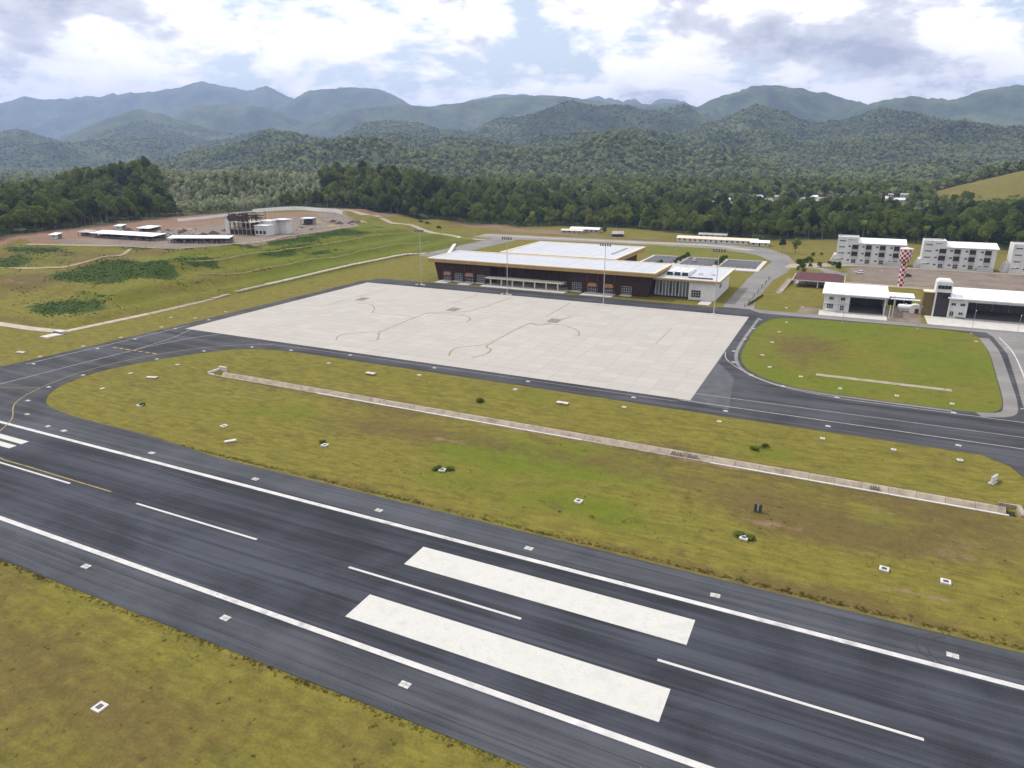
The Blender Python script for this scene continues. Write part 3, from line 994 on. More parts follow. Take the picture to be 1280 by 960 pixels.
# ------------------------------------------------------------------ other roads
sheet('service_road', [(-35, 305.8), (49.5, 306.6), (150, 306.6), (150, 313), (-33, 313), (-35, 330), (-34, 396), (-29.5, 427), (-28.5, 470), (-36, 507), (-53, 540), (-84, 554), (-131, 548), (-300, 545), (-320, 530), (-292, 517), (-262, 512), (-262, 405), (-258, 396), (-242, 396), (-240, 405), (-240, 512), (-210, 520), (-130, 524), (-84, 522), (-54, 497), (-42, 470), (-44, 430), (-118, 428), (-118, 421), (-46, 420), (-47, 396), (-46.4, 312), (-44, 305.8)], 0.02, ROAD)
ribbon('dust_road', smooth_line([(-300, 533), (-230, 534), (-150, 536), (-95, 541), (-62, 524)], 6), 9.0, 0.03, DUST)
ribbon('dust_road', smooth_line([(-262, 500), (-290, 500), (-330, 506), (-380, 520), (-425, 532), (-450, 515)], 5), 7.0, 0.12, DUST, follow=True)
sheet('yard_road', [(-33, 448), (-24, 448), (-10, 462), (8, 474), (120, 474), (120, 479), (-6, 479), (-24, 470), (-31, 465)], 0.026, DUST)
sheet('yard_road', [(-2, 400), (-4, 416), (3, 436), (-12, 455), (-24, 456), (-24, 450), (-14, 448), (-8, 430), (-10, 402)], 0.03, ROAD)
sheet('yard_road', rect(-2, 130, 400, 407), 0.024, DUST)
sheet('hangar_forecourt', rect(-7.5, 18.2, 313.2, 324), 0.024, CONC_L)
sheet('hangar_forecourt', rect(32.5, 120, 313.2, 345), 0.024, CONC_L)
# car park behind the terminal
park = sheet('car_park', rect(-118, -45, 424, 470), 0.024, CONC_L)
for u0, u1 in [(-116.5, -97.5), (-93, -73), (-68.5, -47.5)]:
    sheet('parking_bay', rect(u0, u1, 432, 468), 0.030, PARK, parent=park)
    MB().box(u0 - .3, u1 + .3, 431, 431.7, 0.02, 0.18).build('kerb', CONC_W, park)
    MB().box(u0 - .3, u1 + .3, 468.2, 469, 0.02, 0.18).build('kerb', CONC_W, park)
    for k in range(1, 7):
        uu = u0 + (u1 - u0) * k / 7.0
        for v0 in (433, 462.5):
            sheet('bay_line', rect(uu - .08, uu + .08, v0, v0 + 5), 0.036, EDGE_P, parent=park)
# gravel strip in the oval
c0, c1 = at(1020, 468), at(1190, 488)
sheet('concrete_strip', rect(c0[0], c1[0], 220.4, 222.8), 0.02, CONC)


# ------------------------------------------------------------------ open drains
drain = thing('open_drain', 'long pale concrete open drain through the grass between runway and apron', 'drain', (0, 0, -1.27))
SEG = 5.0
nseg = int((DR_U1 - DR_U0) / SEG)
def sec_mesh(name, pts, m, L=SEG, gap=0.05):
    b = MB()
    a = gap / 2
    for (v0, z0), (v1, z1) in zip(pts[:-1], pts[1:]):
        b.poly([(a, v0, z0), (L - a, v0, z0), (L - a, v1, z1), (a, v1, z1)])
    return b.mesh(name, m)
wall_far = MB().hexa([(.03, 146.7, -.95), (SEG - .03, 146.7, -.95), (SEG - .03, 148.3, -.95), (.03, 148.3, -.95)], [(.03, 148.15, .12), (SEG - .03, 148.15, .12), (SEG - .03, 148.75, .12), (.03, 148.75, .12)]).mesh('wall_panel', CONC)
lip = MB().box(.03, SEG - .03, 144.85, 145.4, -1.2, .11).mesh('lip', CONC_L)
lip_d = MB().box(.03, SEG - .03, 144.85, 145.4, -1.2, .09).mesh('lip', CONC)
for k in range(nseg):
    u = DR_U0 + k * SEG
    link('wall_panel', wall_far, drain, (u, 0, random.uniform(-.03, .02)))
    pale = (8 <= k <= 23) or k >= 30
    link('lip', lip if pale else lip_d, drain, (u, 0, random.uniform(-.02, .02)))
MB().box(DR_U0, DR_U1, 145.35, 146.8, -1.1, -.9).build('channel_floor', mat('drain_floor_shade', (0.13, 0.10, 0.075), 0.8, 0.3, var=0.5, scale=0.4), drain)  # floor coloured dark for the shadow lying in the channel
HW = MB().box(-173.6, -170.6, 149.0, 149.6, -1.2, 1.5).box(-173.6, -173.0, 144.6, 149.0, -1.2, .9).box(-173.0, -170.8, 144.4, 144.9, -1.2, .5)
HW.build('headwall', CONC_W, drain)
MB().box(-173.5, -171, 144.9, 149.0, -1.25, -1.1).build('silt_pit', mat('dark_silt', (0.06, 0.04, 0.03), 0.9, 0.2, var=0.4), drain)
for px in (1092, 1098, 848, 856, 870, 877):
    u = at(px, 594 if px > 1000 else 552)[0]
    p = MB()
    for j in range(2):
        p.box(u + j * .5 - .5, u + j * .5 - .22, 145.42, 147.6, .0, .14)
    p.build('inlet', IRON, drain)  # dark bars stand in for the square openings of the drain
HE = MB().box(DR_U1 - .3, DR_U1 + .5, 144.6, 149.4, -1.2, .75).box(DR_U1 - 3.2, DR_U1 - .3, 148.8, 149.3, -1.0, .7)
HE.build('headwall', CONC, drain)
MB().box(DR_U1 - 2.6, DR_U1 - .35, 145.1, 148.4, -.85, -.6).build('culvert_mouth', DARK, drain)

CONC_T = mat('tan_concrete', (0.40, 0.355, 0.29), 0.9, 0.2, var=0.2, scale=0.5, stain=((0.22, 0.18, 0.13), 0.7))
foot = thing('foot_drain', 'pale concrete drain bending along the foot of the grassy embankment', 'drain', (0, 0, 0))
fl = [(-330, 152.5), (-298, 154.5), (-279, 155), (-263.5, 157)]
fl2 = [(-262.5, 157.5), (-261.5, 198), (-264, 238)]
fl3 = [(-264.4, 243), (-265.5, 310), (-265.5, 384), (-262, 410)]
for f_, wd in ((fl, 3.4), (fl2, 2.2), (fl3, 1.8)):
    ln = smooth_line(f_, 5.0)
    for i in range(len(ln) - 1):
        a, b_ = np.array(ln[i]), np.array(ln[i + 1])
        d = (b_ - a) / np.linalg.norm(b_ - a); n_ = np.array([-d[1], d[0]])
        a = a + d * .03; b_ = b_ - d * .03
        q = [a - n_ * wd / 2, b_ - n_ * wd / 2, b_ + n_ * wd / 2, a + n_ * wd / 2]
        z = H1(*((a + b_) / 2))
        MB().hexa([(x, y, z - .4) for x, y in q], [(x, y, z + (.12 if k < 2 else .45)) for k, (x, y) in enumerate(q)]).build('drain_panel', CONC if 190 < a[1] < 262 else CONC_T, foot)
MB().box(-263, -258.5, 148.5, 154.6, -.4, .35).box(-264.5, -260, 154.7, 156.8, -.5, .9).build('culvert_box', CONC_L, foot)
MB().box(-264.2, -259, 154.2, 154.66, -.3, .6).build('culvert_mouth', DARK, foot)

# ------------------------------------------------------------------ lights, pits and boards on the airfield
def edge_light_proto(name, sx, sy, label, group, m):
    t = thing(name, label, 'edge light', (0, 0, 0), 0, group)
    p = MB()
    for i in (-1, 1):
        for j in (-1, 1):
            p.box(i * sx / 4 - sx / 4 + .03, i * sx / 4 + sx / 4 - .03, j * sy / 4 - sy / 4 + .03, j * sy / 4 + sy / 4 - .03, 0, .05)
    p.build('pad', m, t)
    MB().tube((0, 0, .05), (0, 0, .14), .16, .14, 8).tube((0, 0, .14), (0, 0, .32), .10, .05, 8).build('lamp', FRAME, t)
    return t
pr = edge_light_proto('runway_edge_light', 1.5, 1.05, 'runway edge light on a small white square pad on the runway shoulder', 'runway edge lights', PAD_W)
spots = [(-11.0 + 30.7 * k, 93.8) for k in range(-6, 4)] + [(-12.0 + 30.6 * k, 58.1) for k in range(-5, 4)]
for i, (u, v) in enumerate(spots):
    if i == 0:
        pr.location = (u, v, .036)
    else:
        copy_tree(pr, (u, v, .036), random.uniform(-.06, .06))
pt = edge_light_proto('taxiway_edge_light', 1.25, .95, 'taxiway edge light on a little white pad at the pavement margin', 'taxiway edge lights', PAD_W)
tp = [(35, 501), (34, 518), (60, 533), (61, 484), (104, 469), (196, 449), (255, 439), (315, 434), (364, 438), (42, 455), (122, 436), (169, 424), (219, 411), (261, 400), (282, 390), (438, 444), (543, 460), (660, 477), (792, 497),
      (951, 400), (942, 411), (931, 424), (917, 439), (917, 453), (939, 469), (979, 483), (1046, 497), (1192, 516), (1035, 533), (907, 514), (1198, 557), (1258, 435)]
for i, (px, py) in enumerate(tp):
    u, v = at(px, py)
    if i == 0:
        pt.location = (u, v, .04)
    else:
        copy_tree(pt, (u, v, .04), random.uniform(-.2, .2))

def pit_proto(name, s, label, group, cover=IRON, hgt_=.22):
    t = thing(name, label, 'light pit', (0, 0, 0), 0, group)
    w = s * .23
    MB().box(-s / 2, s / 2, -s / 2, -s / 2 + w, -.1, hgt_).box(-s / 2, s / 2, s / 2 - w, s / 2, -.1, hgt_).box(-s / 2, -s / 2 + w, -s / 2 + w, s / 2 - w, -.1, hgt_).box(s / 2 - w, s / 2, -s / 2 + w, s / 2 - w, -.1, hgt_).build('collar', CONC_W, t)
    MB().tube((0, 0, -.1), (0, 0, hgt_ - .03), s * .32, s * .32, 10).build('cover', cover, t)
    return t
pp = pit_proto('cable_pit', 1.4, 'square white concrete cable pit with a dark round lid in the grass', 'cable pits in the runway strip')
pits = [(125, 885), (723, 627), (1105, 712), (1182, 728), (930, 673), (553, 588), (406, 557), (280, 533), (175, 507)]
for i, (px, py) in enumerate(pits):
    u, v = at(px, py)
    if i == 0:
        pp.location = (u, v, H1(u, v) + .02)
    else:
        copy_tree(pp, (u, v, H1(u, v) + .04), random.uniform(-.15, .15))
sp_ = pit_proto('marker_slab', 1.05, 'small white concrete marker slab with a grey top set in the grass', 'marker slabs beside the taxiways', CONC, .12)
small = [(983, 403), (974, 415), (965, 428), (953, 444), (962, 459), (1001, 471), (1050, 486), (1121, 495), (1190, 505), (899, 527), (1028, 548), (1117, 562), (1200, 575), (50, 446), (104, 433), (151, 422), (202, 409), (214, 397), (244, 398),
         (128, 486), (163, 467), (222, 456), (411, 454), (524, 469), (644, 487), (780, 509), (1220, 427), (983, 385), (1003, 384)]
for i, (px, py) in enumerate(small):
    u, v = at(px, py)
    if i == 0:
        sp_.location = (u, v, H1(u, v) + .05)
    else:
        copy_tree(sp_, (u, v, H1(u, v) + .05), random.uniform(-.3, .3))
def cover_slab(px, py, w, d, rot, label):
    t = thing('cover_slab', label, 'slab', (*at(px, py), H1(*at(px, py)) + .02), rot)
    MB().box(-w / 2, w / 2, -d / 2, d / 2, -.1, .22).build('base', CONC, t)
    MB().box(-w / 2 + .15, -.04, -d / 2 + .15, d / 2 - .15, .22, .30).build('lid', CONC_W, t)
    MB().box(.04, w / 2 - .15, -d / 2 + .15, d / 2 - .15, .22, .30).build('lid', CONC_W, t)
cover_slab(190, 472, 3.6, 1.5, .3, 'wide pale cover slab in the grass inside the taxiway bend')
cover_slab(463, 466, 3.4, 1.6, 0, 'wide pale cover slab on the grass bank below the apron edge, nearest the drain headwall')
cover_slab(703, 503, 3.4, 1.6, 0, 'wide pale cover slab on the grass bank below the apron, beside a drain grating')
cover_slab(288, 552, 2.7, 1.3, 0.9, 'narrow pale slab lying skewed close to the runway verge')
cover_slab(26, 441, 3.4, 1.6, 0.2, 'wide pale cover slab on the grass below the embankment culvert')
# guidance sign
sg = thing('guidance_sign', 'white taxiway guidance sign standing in the grass near the drain end', 'sign', (*at(1243, 598), H1(*at(1243, 598))), R(62))
MB().box(-1.3, 1.3, -.16, .16, .25, 1.35).build('panel', FRAME, sg)
MB().box(-1.38, 1.38, -.22, .22, 1.35, 1.43).box(-1.38, 1.38, -.22, .22, .17, .25).build('housing', GALV, sg)
for x in (-1, 1):
    MB().tube((x, 0, 0), (x, 0, .2), .06).build('leg', GALV, sg)
MB().box(-1.5, 1.5, -.5, .5, -.1, .06).build('footing', CONC_W, sg)
# dark twin boards
tb = thing('twin_marker', 'pair of upright dark boxes with a pale gap standing alone in the grass', 'marker', (*at(947, 639), H1(*at(947, 639))), .1)
for x in (-.42, .42):
    MB().box(x - .26, x + .26, -.3, .3, .25, 1.75).build('box', IRON, tb)
    MB().tube((x, 0, -.1), (x, 0, .3), .08).build('leg', GALV, tb)
MB().box(-.14, .14, -.1, .1, .35, 1.5).build('panel', CONC_W, tb)

# ------------------------------------------------------------------ flood light masts
def mast(px, py, h, label):
    u, v = at(px, py)
    t = thing('floodlight_mast', label, 'light mast', (u, v, .03), 0, 'floodlight masts along the apron edge')
    MB().tube((0, 0, .3), (0, 0, h), .21, .11, 10).build('pole', GALV, t)
    MB().box(-2.6, 2.6, -.09, .09, h - .3, h - .12).box(-2.6, 2.6, -.09, .09, h + .35, h + .53).box(-.1, .1, -.1, .1, h - .3, h + .6).build('crossbar', GALV, t)
    for i in range(5):
        for zz in (h - .55, h + .1):
            x = -2.2 + i * 1.1
            MB().hexa([(x - .3, -.5, zz - .1), (x + .3, -.5, zz - .1), (x + .3, -.1, zz), (x - .3, -.1, zz)], [(x - .3, -.45, zz + .35), (x + .3, -.45, zz + .35), (x + .3, -.05, zz + .42), (x - .3, -.05, zz + .42)]).build('floodlight', IRON, t)
    MB().tube((0, 0, 0), (0, 0, .35), .9, .8, 8).build('footing', CONC_W, t)
    for x in (-2.2, 2.2):
        MB().box(x - .6, x + .6, -1.6, -.6, 0, .35).build('barrier_block', CONC_W, t)
mast(527, 356, 27.5, 'tall floodlight mast beside the open grass corner of the apron')
mast(634, 368, 26.6, 'tall floodlight mast in front of the pergola of the terminal')
mast(754, 381, 26.6, 'tall floodlight mast in front of the double doors of the terminal')
mast(892, 393, 26.6, 'tall floodlight mast in front of the white terminal annex')

def lamp_proto(h, arm, label, group):
    t = thing('street_lamp', label, 'street lamp', (0, 0, 0), 0, group)
    MB().tube((0, 0, 0), (0, 0, h), .09, .055, 6).build('pole', GALV, t)
    MB().tube((0, 0, h), (arm, 0, h + .5), .05, .04, 6).build('arm', GALV, t)
    MB().hexa([(arm - .1, -.14, h + .42), (arm + .8, -.12, h + .5), (arm + .8, .12, h + .5), (arm - .1, .14, h + .42)], [(arm - .1, -.1, h + .56), (arm + .8, -.06, h + .6), (arm + .8, .06, h + .6), (arm - .1, .1, h + .56)]).build('lamp_head', FRAME, t)
    MB().box(-.25, .25, -.25, .25, -.1, .12).build('footing', CONC_W, t)
    return t
lh = lamp_proto(8.0, 1.2, 'slim street lamp on the grass edge facing the hangars', 'street lamps by the hangars')
for i, (px, py) in enumerate([(1053, 404), (1147, 411), (1214, 417), (1270, 424)]):
    u, v = at(px, py)
    (lh if i == 0 else copy_tree(lh, (u, v, 0), R(75))).location = (u, v, .0)
    if i == 0:
        lh.rotation_euler.z = R(75)
la = lamp_proto(7.0, 1.4, 'slim street lamp along the roads behind the terminal', 'street lamps on the access roads')
for i, (px, py) in enumerate([(497, 277), (556, 283), (575, 284), (615, 282), (676, 287), (845, 313), (870, 316), (955, 318), (948, 372), (1010, 300), (960, 362), (885, 318), (930, 320), (1095, 356)]):
    u, v = at(px, py, 0 if px > 520 else 4)
    z = H1(u, v)
    if i == 0:
        la.location = (u, v, z)
    else:
        copy_tree(la, (u, v, z), random.uniform(0, 6.28))

# ------------------------------------------------------------------ terminal
def window(parent, x0, x1, y, z0, z1, nx_=1, nz_=1, fr=.09, frame=FRAME, glass=GLASS, face=-1, name='window', axis='x'):
    """frame and panes on a wall facing -Y (axis x) or +X (axis y)"""
    d = .12
    def bx(b, a0, a1, c0, c1, e0, e1):
        if axis == 'x':
            lo, hi = sorted((y + face * e0, y + face * e1))
            b.box(a0, a1, lo, hi, c0, c1)
        else:
            lo, hi = sorted((y - face * e0, y - face * e1))
            b.box(lo, hi, a0, a1, c0, c1)
    f = MB()
    bx(f, x0, x1, z0, z0 + fr, 0.01, d); bx(f, x0, x1, z1 - fr, z1, 0.01, d)
    bx(f, x0, x0 + fr, z0 + fr, z1 - fr, 0.01, d); bx(f, x1 - fr, x1, z0 + fr, z1 - fr, 0.01, d)
    for i in range(1, nx_):
        c = x0 + (x1 - x0) * i / nx_
        bx(f, c - fr / 2, c + fr / 2, z0 + fr, z1 - fr, 0.012, d - .01)
    for i in range(1, nz_):
        c = z0 + (z1 - z0) * i / nz_
        bx(f, x0 + fr, x1 - fr, c - fr / 2, c + fr / 2, 0.014, d - .02)
    wf = f.build(name, frame, parent)
    for i in range(nx_):
        for j in range(nz_):
            g_ = MB()
            bx(g_, x0 + (x1 - x0) * i / nx_ + .02, x0 + (x1 - x0) * (i + 1) / nx_ - .02, z0 + (z1 - z0) * j / nz_ + .02, z0 + (z1 - z0) * (j + 1) / nz_ - .02, 0.015, .05)
            g_.build('pane', glass, wf)
    return wf


def ring_roof(parent, x0, x1, y0, y1, zt, fas=2.1, inset=0.55, rim=1.5, rise=0.0, seams=True, under=WOODF):
    """flat roof with an outward-leaning tan fascia, a cream rim and a metal deck set behind it"""
    a = inset
    MB().hexa([(x0 + a, y0 + a, zt - fas), (x1 - a, y0 + a, zt - fas), (x1 - a, y1 - a, zt - fas), (x0 + a, y1 - a, zt - fas)],
              [(x0 + .1, y0 + .1, zt - .45), (x1 - .1, y0 + .1, zt - .45), (x1 - .1, y1 - .1, zt - .45), (x0 + .1, y1 - .1, zt - .45)]).build('fascia', under, parent)
    r = MB()
    r.box(x0, x1, y0, y0 + rim, zt - .45, zt).box(x0, x1, y1 - rim, y1, zt - .45, zt).box(x0, x0 + rim, y0 + rim, y1 - rim, zt - .45, zt).box(x1 - rim, x1, y0 + rim, y1 - rim, zt - .45, zt)
    r.build('roof_rim', CREAM, parent)
    dk = MB()
    n = max(1, int((x1 - x0 - 2 * rim) / 6))
    w = (x1 - x0 - 2 * rim) / n
    for i in range(n):
        xa = x0 + rim + i * w
        MB().hexa([(xa + .07, y0 + rim, zt - .44), (xa + w - .07, y0 + rim, zt - .44), (xa + w - .07, y1 - rim, zt - .44), (xa + .07, y1 - rim, zt - .44)],
                  [(xa + .07, y0 + rim, zt - .22), (xa + w - .07, y0 + rim, zt - .22), (xa + w - .07, y1 - rim, zt - .22 + rise), (xa + .07, y1 - rim, zt - .22 + rise)]).build('roof_sheet', ROOFT, parent)


term = thing('terminal_building', 'low airport terminal with broad pale roof, tan fascia and dark red-brown walls', 'terminal', (0, 0, 0))
X0, X1 = -196.5, -82.0
YF = 319.5
# main hall: dark clad wall with leaning ends, recessed middle
w = MB()
w.hexa([(X0, YF, 0), (-166, YF, 0), (-166, 346, 0), (X0, 346, 0)], [(X0 - 2.2, YF - .4, 9.9), (-164.5, YF - .4, 9.9), (-164.5, 346, 9.9), (X0 - 2.2, 346, 9.9)])
w.hexa([(-122, YF, 0), (X1, YF, 0), (X1, 346, 0), (-122, 346, 0)], [(-123.5, YF - .4, 9.9), (X1 + 2.0, YF - .4, 9.9), (X1 + 2.0, 346, 9.9), (-123.5, 346, 9.9)])
w.box(-166, -122, 324.5, 346, 0, 9.9)
w.build('wall', BRICK, term)
MB().box(-172, -111, 345, 402, 0, 10.4).build('rear_wall', BRICK, term)
ring_roof(term, -200.5, -78.0, 315, 349.5, 12.2)
ring_roof(term, -175, -107.5, 349.6, 408, 12.7, fas=2.7)
MB().box(-116, -115.2, 368, 396, 12.5, 13.0).build('roof_vent', GALV, term)
# doors and windows of the two wings
for c, wd, kind_ in [(-190.5, 4.6, 1), (-184.0, 4.4, 0), (-177.2, 5.0, 1), (-170.6, 4.4, 0), (-117.5, 4.6, 0), (-109.3, 4.8, 2), (-101.0, 4.8, 2), (-92.3, 4.6, 0)]:
    if kind_ == 0:
        window(term, c - wd / 2, c + wd / 2, YF - .13, 1.1, 4.4, 4, 3)
        MB().box(c - wd / 2 - .4, c + wd / 2 + .4, YF - 2.0, YF - .02, 0, .55).build('plinth', CONC_W, term)
    else:
        window(term, c - wd / 2, c + wd / 2, YF - .13, .4, 3.3, 5, 2, name='door')
        MB().hexa([(c - wd / 2, YF - 1.6, 3.4), (c + wd / 2, YF - 1.6, 3.4), (c + wd / 2, YF - .02, 3.4), (c - wd / 2, YF - .02, 3.4)],
                  [(c - wd / 2 + .6, YF - 1.0, 5.0), (c + wd / 2 - .6, YF - 1.0, 5.0), (c + wd / 2 - .6, YF - .02, 5.0), (c - wd / 2 + .6, YF - .02, 5.0)]).build('door_canopy', mat('terracotta_canopy' if kind_ == 1 else 'ochre_canopy', (0.30, 0.17, 0.13) if kind_ == 1 else (0.32, 0.17, 0.08), 0.8, 0.2, var=0.1), term)
        for s in (-1, 1):
            MB().box(c + s * (wd / 2 + .25) - .25, c + s * (wd / 2 + .25) + .25, YF - .7, YF - .03, 0, 8.8).build('pilaster', mat('red_brown_pilaster', (0.105, 0.035, 0.024), 0.75, 0.3, var=0.2), term)
for (a, b_) in [(-194, -187), (-180.5, -173.8), (-113, -97.5)]:
    MB().box(a, b_, 311.2, YF - .05, 0, .3).build('step', CONC_L, term)
MB().box(-167, -121, 311, 324.4, 0, .32).build('terrace', CONC_L, term)
# pergola in front of the recessed middle
for i in range(7):
    x = -163.5 + i * 6.2
    MB().box(x - .28, x + .28, 316.2, 316.8, .3, 3.6).build('pergola_column', CREAM, term)
MB().box(-166, -123.5, 315.4, 319.2, 3.6, 4.3).build('pergola_beam', CREAM, term)
for i in range(8):
    x = -163.6 + i * 5.2
    window(term, x, x + 4.4, 324.4, .6, 3.5, 4, 2)
for i in range(12):
    x = -165 + i * 3.5
    MB().tube((x, 321.5, 4.6), (x, 321.5, 9.4), .14, .14, 6).build('hanger_post', mat('red_brown_pilaster', (0.1, .03, .02)), term)
# white annex
an = thing('terminal_annex', 'white annex with ribbed glazed front and skylights joined to the terminal', 'annex', (0, 0, 0))
MB().box(-63.8, -51.8, 323, 362, 0, 8.4).box(-82, -63.85, 330, 362, 0, 8.4).build('wall', WALLW, an)
MB().box(-80, -63.9, 325.5, 329.95, 0.6, 8.3).build('curtain_wall', GLASSG, an)
MB().box(-80, -63.9, 325.0, 326, 0.0, .6).build('plinth', DARK, an)  # near-black strip paints the eave shadow at the foot of the glazing
for i in range(11):
    x = -79.8 + i * 1.58
    MB().box(x - .16, x + .16, 325.1, 325.48, 0.6, 8.3).build('mullion', FRAME, an)
for i in (1, 4, 6):
    x = -79.8 + i * 1.58
    MB().box(x + .2, x + 1.38, 325.4, 325.49, 2.0, 7.6).build('pane', GLASS, an)
ring_roof(an, -82.0, -49.8, 321.0, 366, 9.6, fas=1.3, inset=.4, rim=1.2)
window(an, -62.6, -58.2, 322.97, 1.2, 4.6, 4, 3)
window(an, 333, 338, -51.77, 4.2, 6.8, 3, 1, axis='y', face=-1)
for k in range(3):
    x = -76.4 + k * 3.6
    sk = MB()
    sk.hexa([(x, 331, 9.4), (x + 3.1, 331, 9.4), (x + 3.1, 350, 9.4), (x, 350, 9.4)], [(x + .3, 331.2, 11.2), (x + 2.8, 331.2, 11.2), (x + 2.8, 350, 10.4), (x + .3, 350, 10.4)])
    s_ = sk.build('skylight', ROOFW, an)
    MB().hexa([(x + .05, 330.85, 9.4), (x + 3.05, 330.85, 9.4), (x + 3.05, 330.99, 9.4), (x + .05, 330.99, 9.4)], [(x + .3, 331.0, 11.0), (x + 2.8, 331.0, 11.0), (x + 2.8, 331.15, 11.0), (x + .3, 331.15, 11.0)]).build('pane', GLASS, s_)
MB().box(-65, -54, 326, 327.2, 9.3, 9.9).build('roof_louvre', GLASS, an)
for k, x in enumerate((-63, -57)):
    MB().hexa([(x, 337, 9.35), (x + 2.4, 337, 9.35), (x + 2.4, 339, 9.35), (x, 339, 9.35)], [(x + .5, 337.5, 10.2), (x + 1.9, 337.5, 10.2), (x + 1.9, 338.5, 10.2), (x + .5, 338.5, 10.2)]).build('roof_unit', GALV, an)
MB().box(-57.5, -52.5, 313, 322.95, 0, .12).build('path', CONC_L, an)

# ------------------------------------------------------------------ hangar with office
def hangar(name, label, u0, u1, split, vf, vb, h, roofz, door, label2=None):
    t = thing(name, label, 'hangar', (0, 0, 0))
    wl = MB()
    wl.box(u0, split, vf, vb, 0, h)                                   # office block
    wl.box(split + .01, u1, vb - .4, vb, 0, h)                        # rear wall
    wl.box(u1 - .5, u1, vf + .3, vb - .41, 0, h)                      # end wall
    wl.box(split + .01, u1 - .51, vf + .3, vf + .7, door, h)          # lintel over the opening
    wl.build('wall', WALLW, t)
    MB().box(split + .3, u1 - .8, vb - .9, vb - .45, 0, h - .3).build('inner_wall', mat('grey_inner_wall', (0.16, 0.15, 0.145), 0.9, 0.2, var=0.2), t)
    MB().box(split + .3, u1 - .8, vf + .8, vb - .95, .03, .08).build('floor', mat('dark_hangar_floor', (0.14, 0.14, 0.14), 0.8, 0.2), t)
    n = int((u1 - u0 + 2) / 2.6)
    dx = (u1 - u0 + 1.8) / n
    for i in range(n):
        x = u0 - .9 + i * dx
        MB().hexa([(x, vf - 2.6, roofz - .22), (x + dx - .11, vf - 2.6, roofz - .22), (x + dx - .11, vb + 1, roofz + .6), (x, vb + 1, roofz + .6)], [(x, vf - 2.6, roofz), (x + dx - .11, vf - 2.6, roofz), (x + dx - .11, vb + 1, roofz + .85), (x, vb + 1, roofz + .85)]).build('roof_sheet', ROOFW, t)
    MB().box(u0 - .9, u1 + .9, vf - 2.75, vf - 2.62, roofz - .4, roofz + .02).build('gutter', FRAME, t)
    k = int((u1 - split) / 5.5)
    for i in range(1, k):
        x = split + (u1 - split) * i / k
        MB().box(x - .12, x + .12, vb - 4, vb - .95, h - .55, h - .3).tube((x, vb - 1.1, .08), (x, vb - 1.1, h - .5), .14).build('frame_column', GALV, t)
    return t

hl = hangar('fire_station', 'small white-roofed hangar with a two-storey white office at its end', -6.3, 17.4, 3.8, 324, 345, 7.3, 7.9, 6.4)
for (x, z, nx_, wd, hh) in [(-3.4, 4.7, 3, 1.9, 1.4), (1.1, 4.7, 2, 1.8, 1.5), (-3.6, 1.1, 3, 2.6, 2.0), (1.1, .5, 2, 1.6, 2.2)]:
    window(hl, x - wd / 2, x + wd / 2, 323.98, z, z + hh, nx_, 2 if z < 3 else 1)
MB().box(-1.5, -.9, 323.5, 323.95, 4.8, 5.3).build('air_conditioner', FRAME, hl)
MB().box(-6.1, 3.6, 322.9, 323.95, 3.4, 3.6).build('ledge', WALLW, hl)
MB().box(-5.6, -1.4, 322.4, 323.96, .2, .5).build('plinth', WALLW, hl)

hr = hangar('hangar', 'long white-roofed hangar with a deep open bay beside the plum-clad tower', 40.6, 118, 47.2, 331, 352, 7.6, 8.4, 6.7)
for (x, z, nx_, wd, hh) in [(42.2, 4.9, 2, 1.7, 1.2), (45.4, 4.9, 2, 1.7, 1.2), (42.0, .6, 2, 1.5, 2.1), (45.2, 1.3, 2, 1.6, 1.2)]:
    window(hr, x - wd / 2, x + wd / 2, 330.98, z, z + hh, nx_, 1)
MB().box(43.3, 44.1, 330.5, 330.95, 6.6, 7.2).build('air_conditioner', FRAME, hr)
MB().box(43.6, 46.8, 330.2, 330.95, .05, .3).build('plinth', IRON, hr)

tw = thing('control_block', 'narrow tower with plum cladding, white glazed cap and an olive brown side wall', 'tower', (0, 0, 0))
MB().box(35.6, 40.4, 330.6, 337, 0, 10.2).build('shaft', PURP, tw)
MB().box(40.42, 41.0, 330.2, 337, 0, 10.2).box(35.0, 35.58, 330.2, 337, 0, 10.2).build('fin', WALLW, tw)
cap = MB().hexa([(34.9, 330.0, 10.2), (40.7, 330.0, 10.2), (40.7, 337.5, 10.2), (34.9, 337.5, 10.2)], [(35.0, 330.4, 14.4), (40.6, 330.4, 14.4), (40.6, 337.3, 14.4), (35.0, 337.3, 14.4)])
cap.hexa([(35.0, 330.4, 14.4), (40.6, 330.4, 14.4), (40.6, 337.3, 14.4), (35.0, 337.3, 14.4)], [(35.8, 331.2, 15.2), (39.8, 331.2, 15.2), (39.8, 336.6, 15.2), (35.8, 336.6, 15.2)])
cp_ = cap.build('cap', WALLW, tw)
for k in range(4):
    x = 35.5 + k * 1.2
    MB().box(x, x + 1.08, 329.92, 330.3, 11.6, 13.0).build('pane', GLASS, cp_)
window(tw, 37.6, 39.9, 330.57, 7.6, 9.4, 2, 1, frame=PURP)
MB().box(31.2, 34.95, 331, 337, 0, 9.7).build('side_wall', OLIVE, tw)
MB().box(31.0, 35.0, 330.8, 337.2, 9.7, 10.0).build('coping', CREAM, tw)

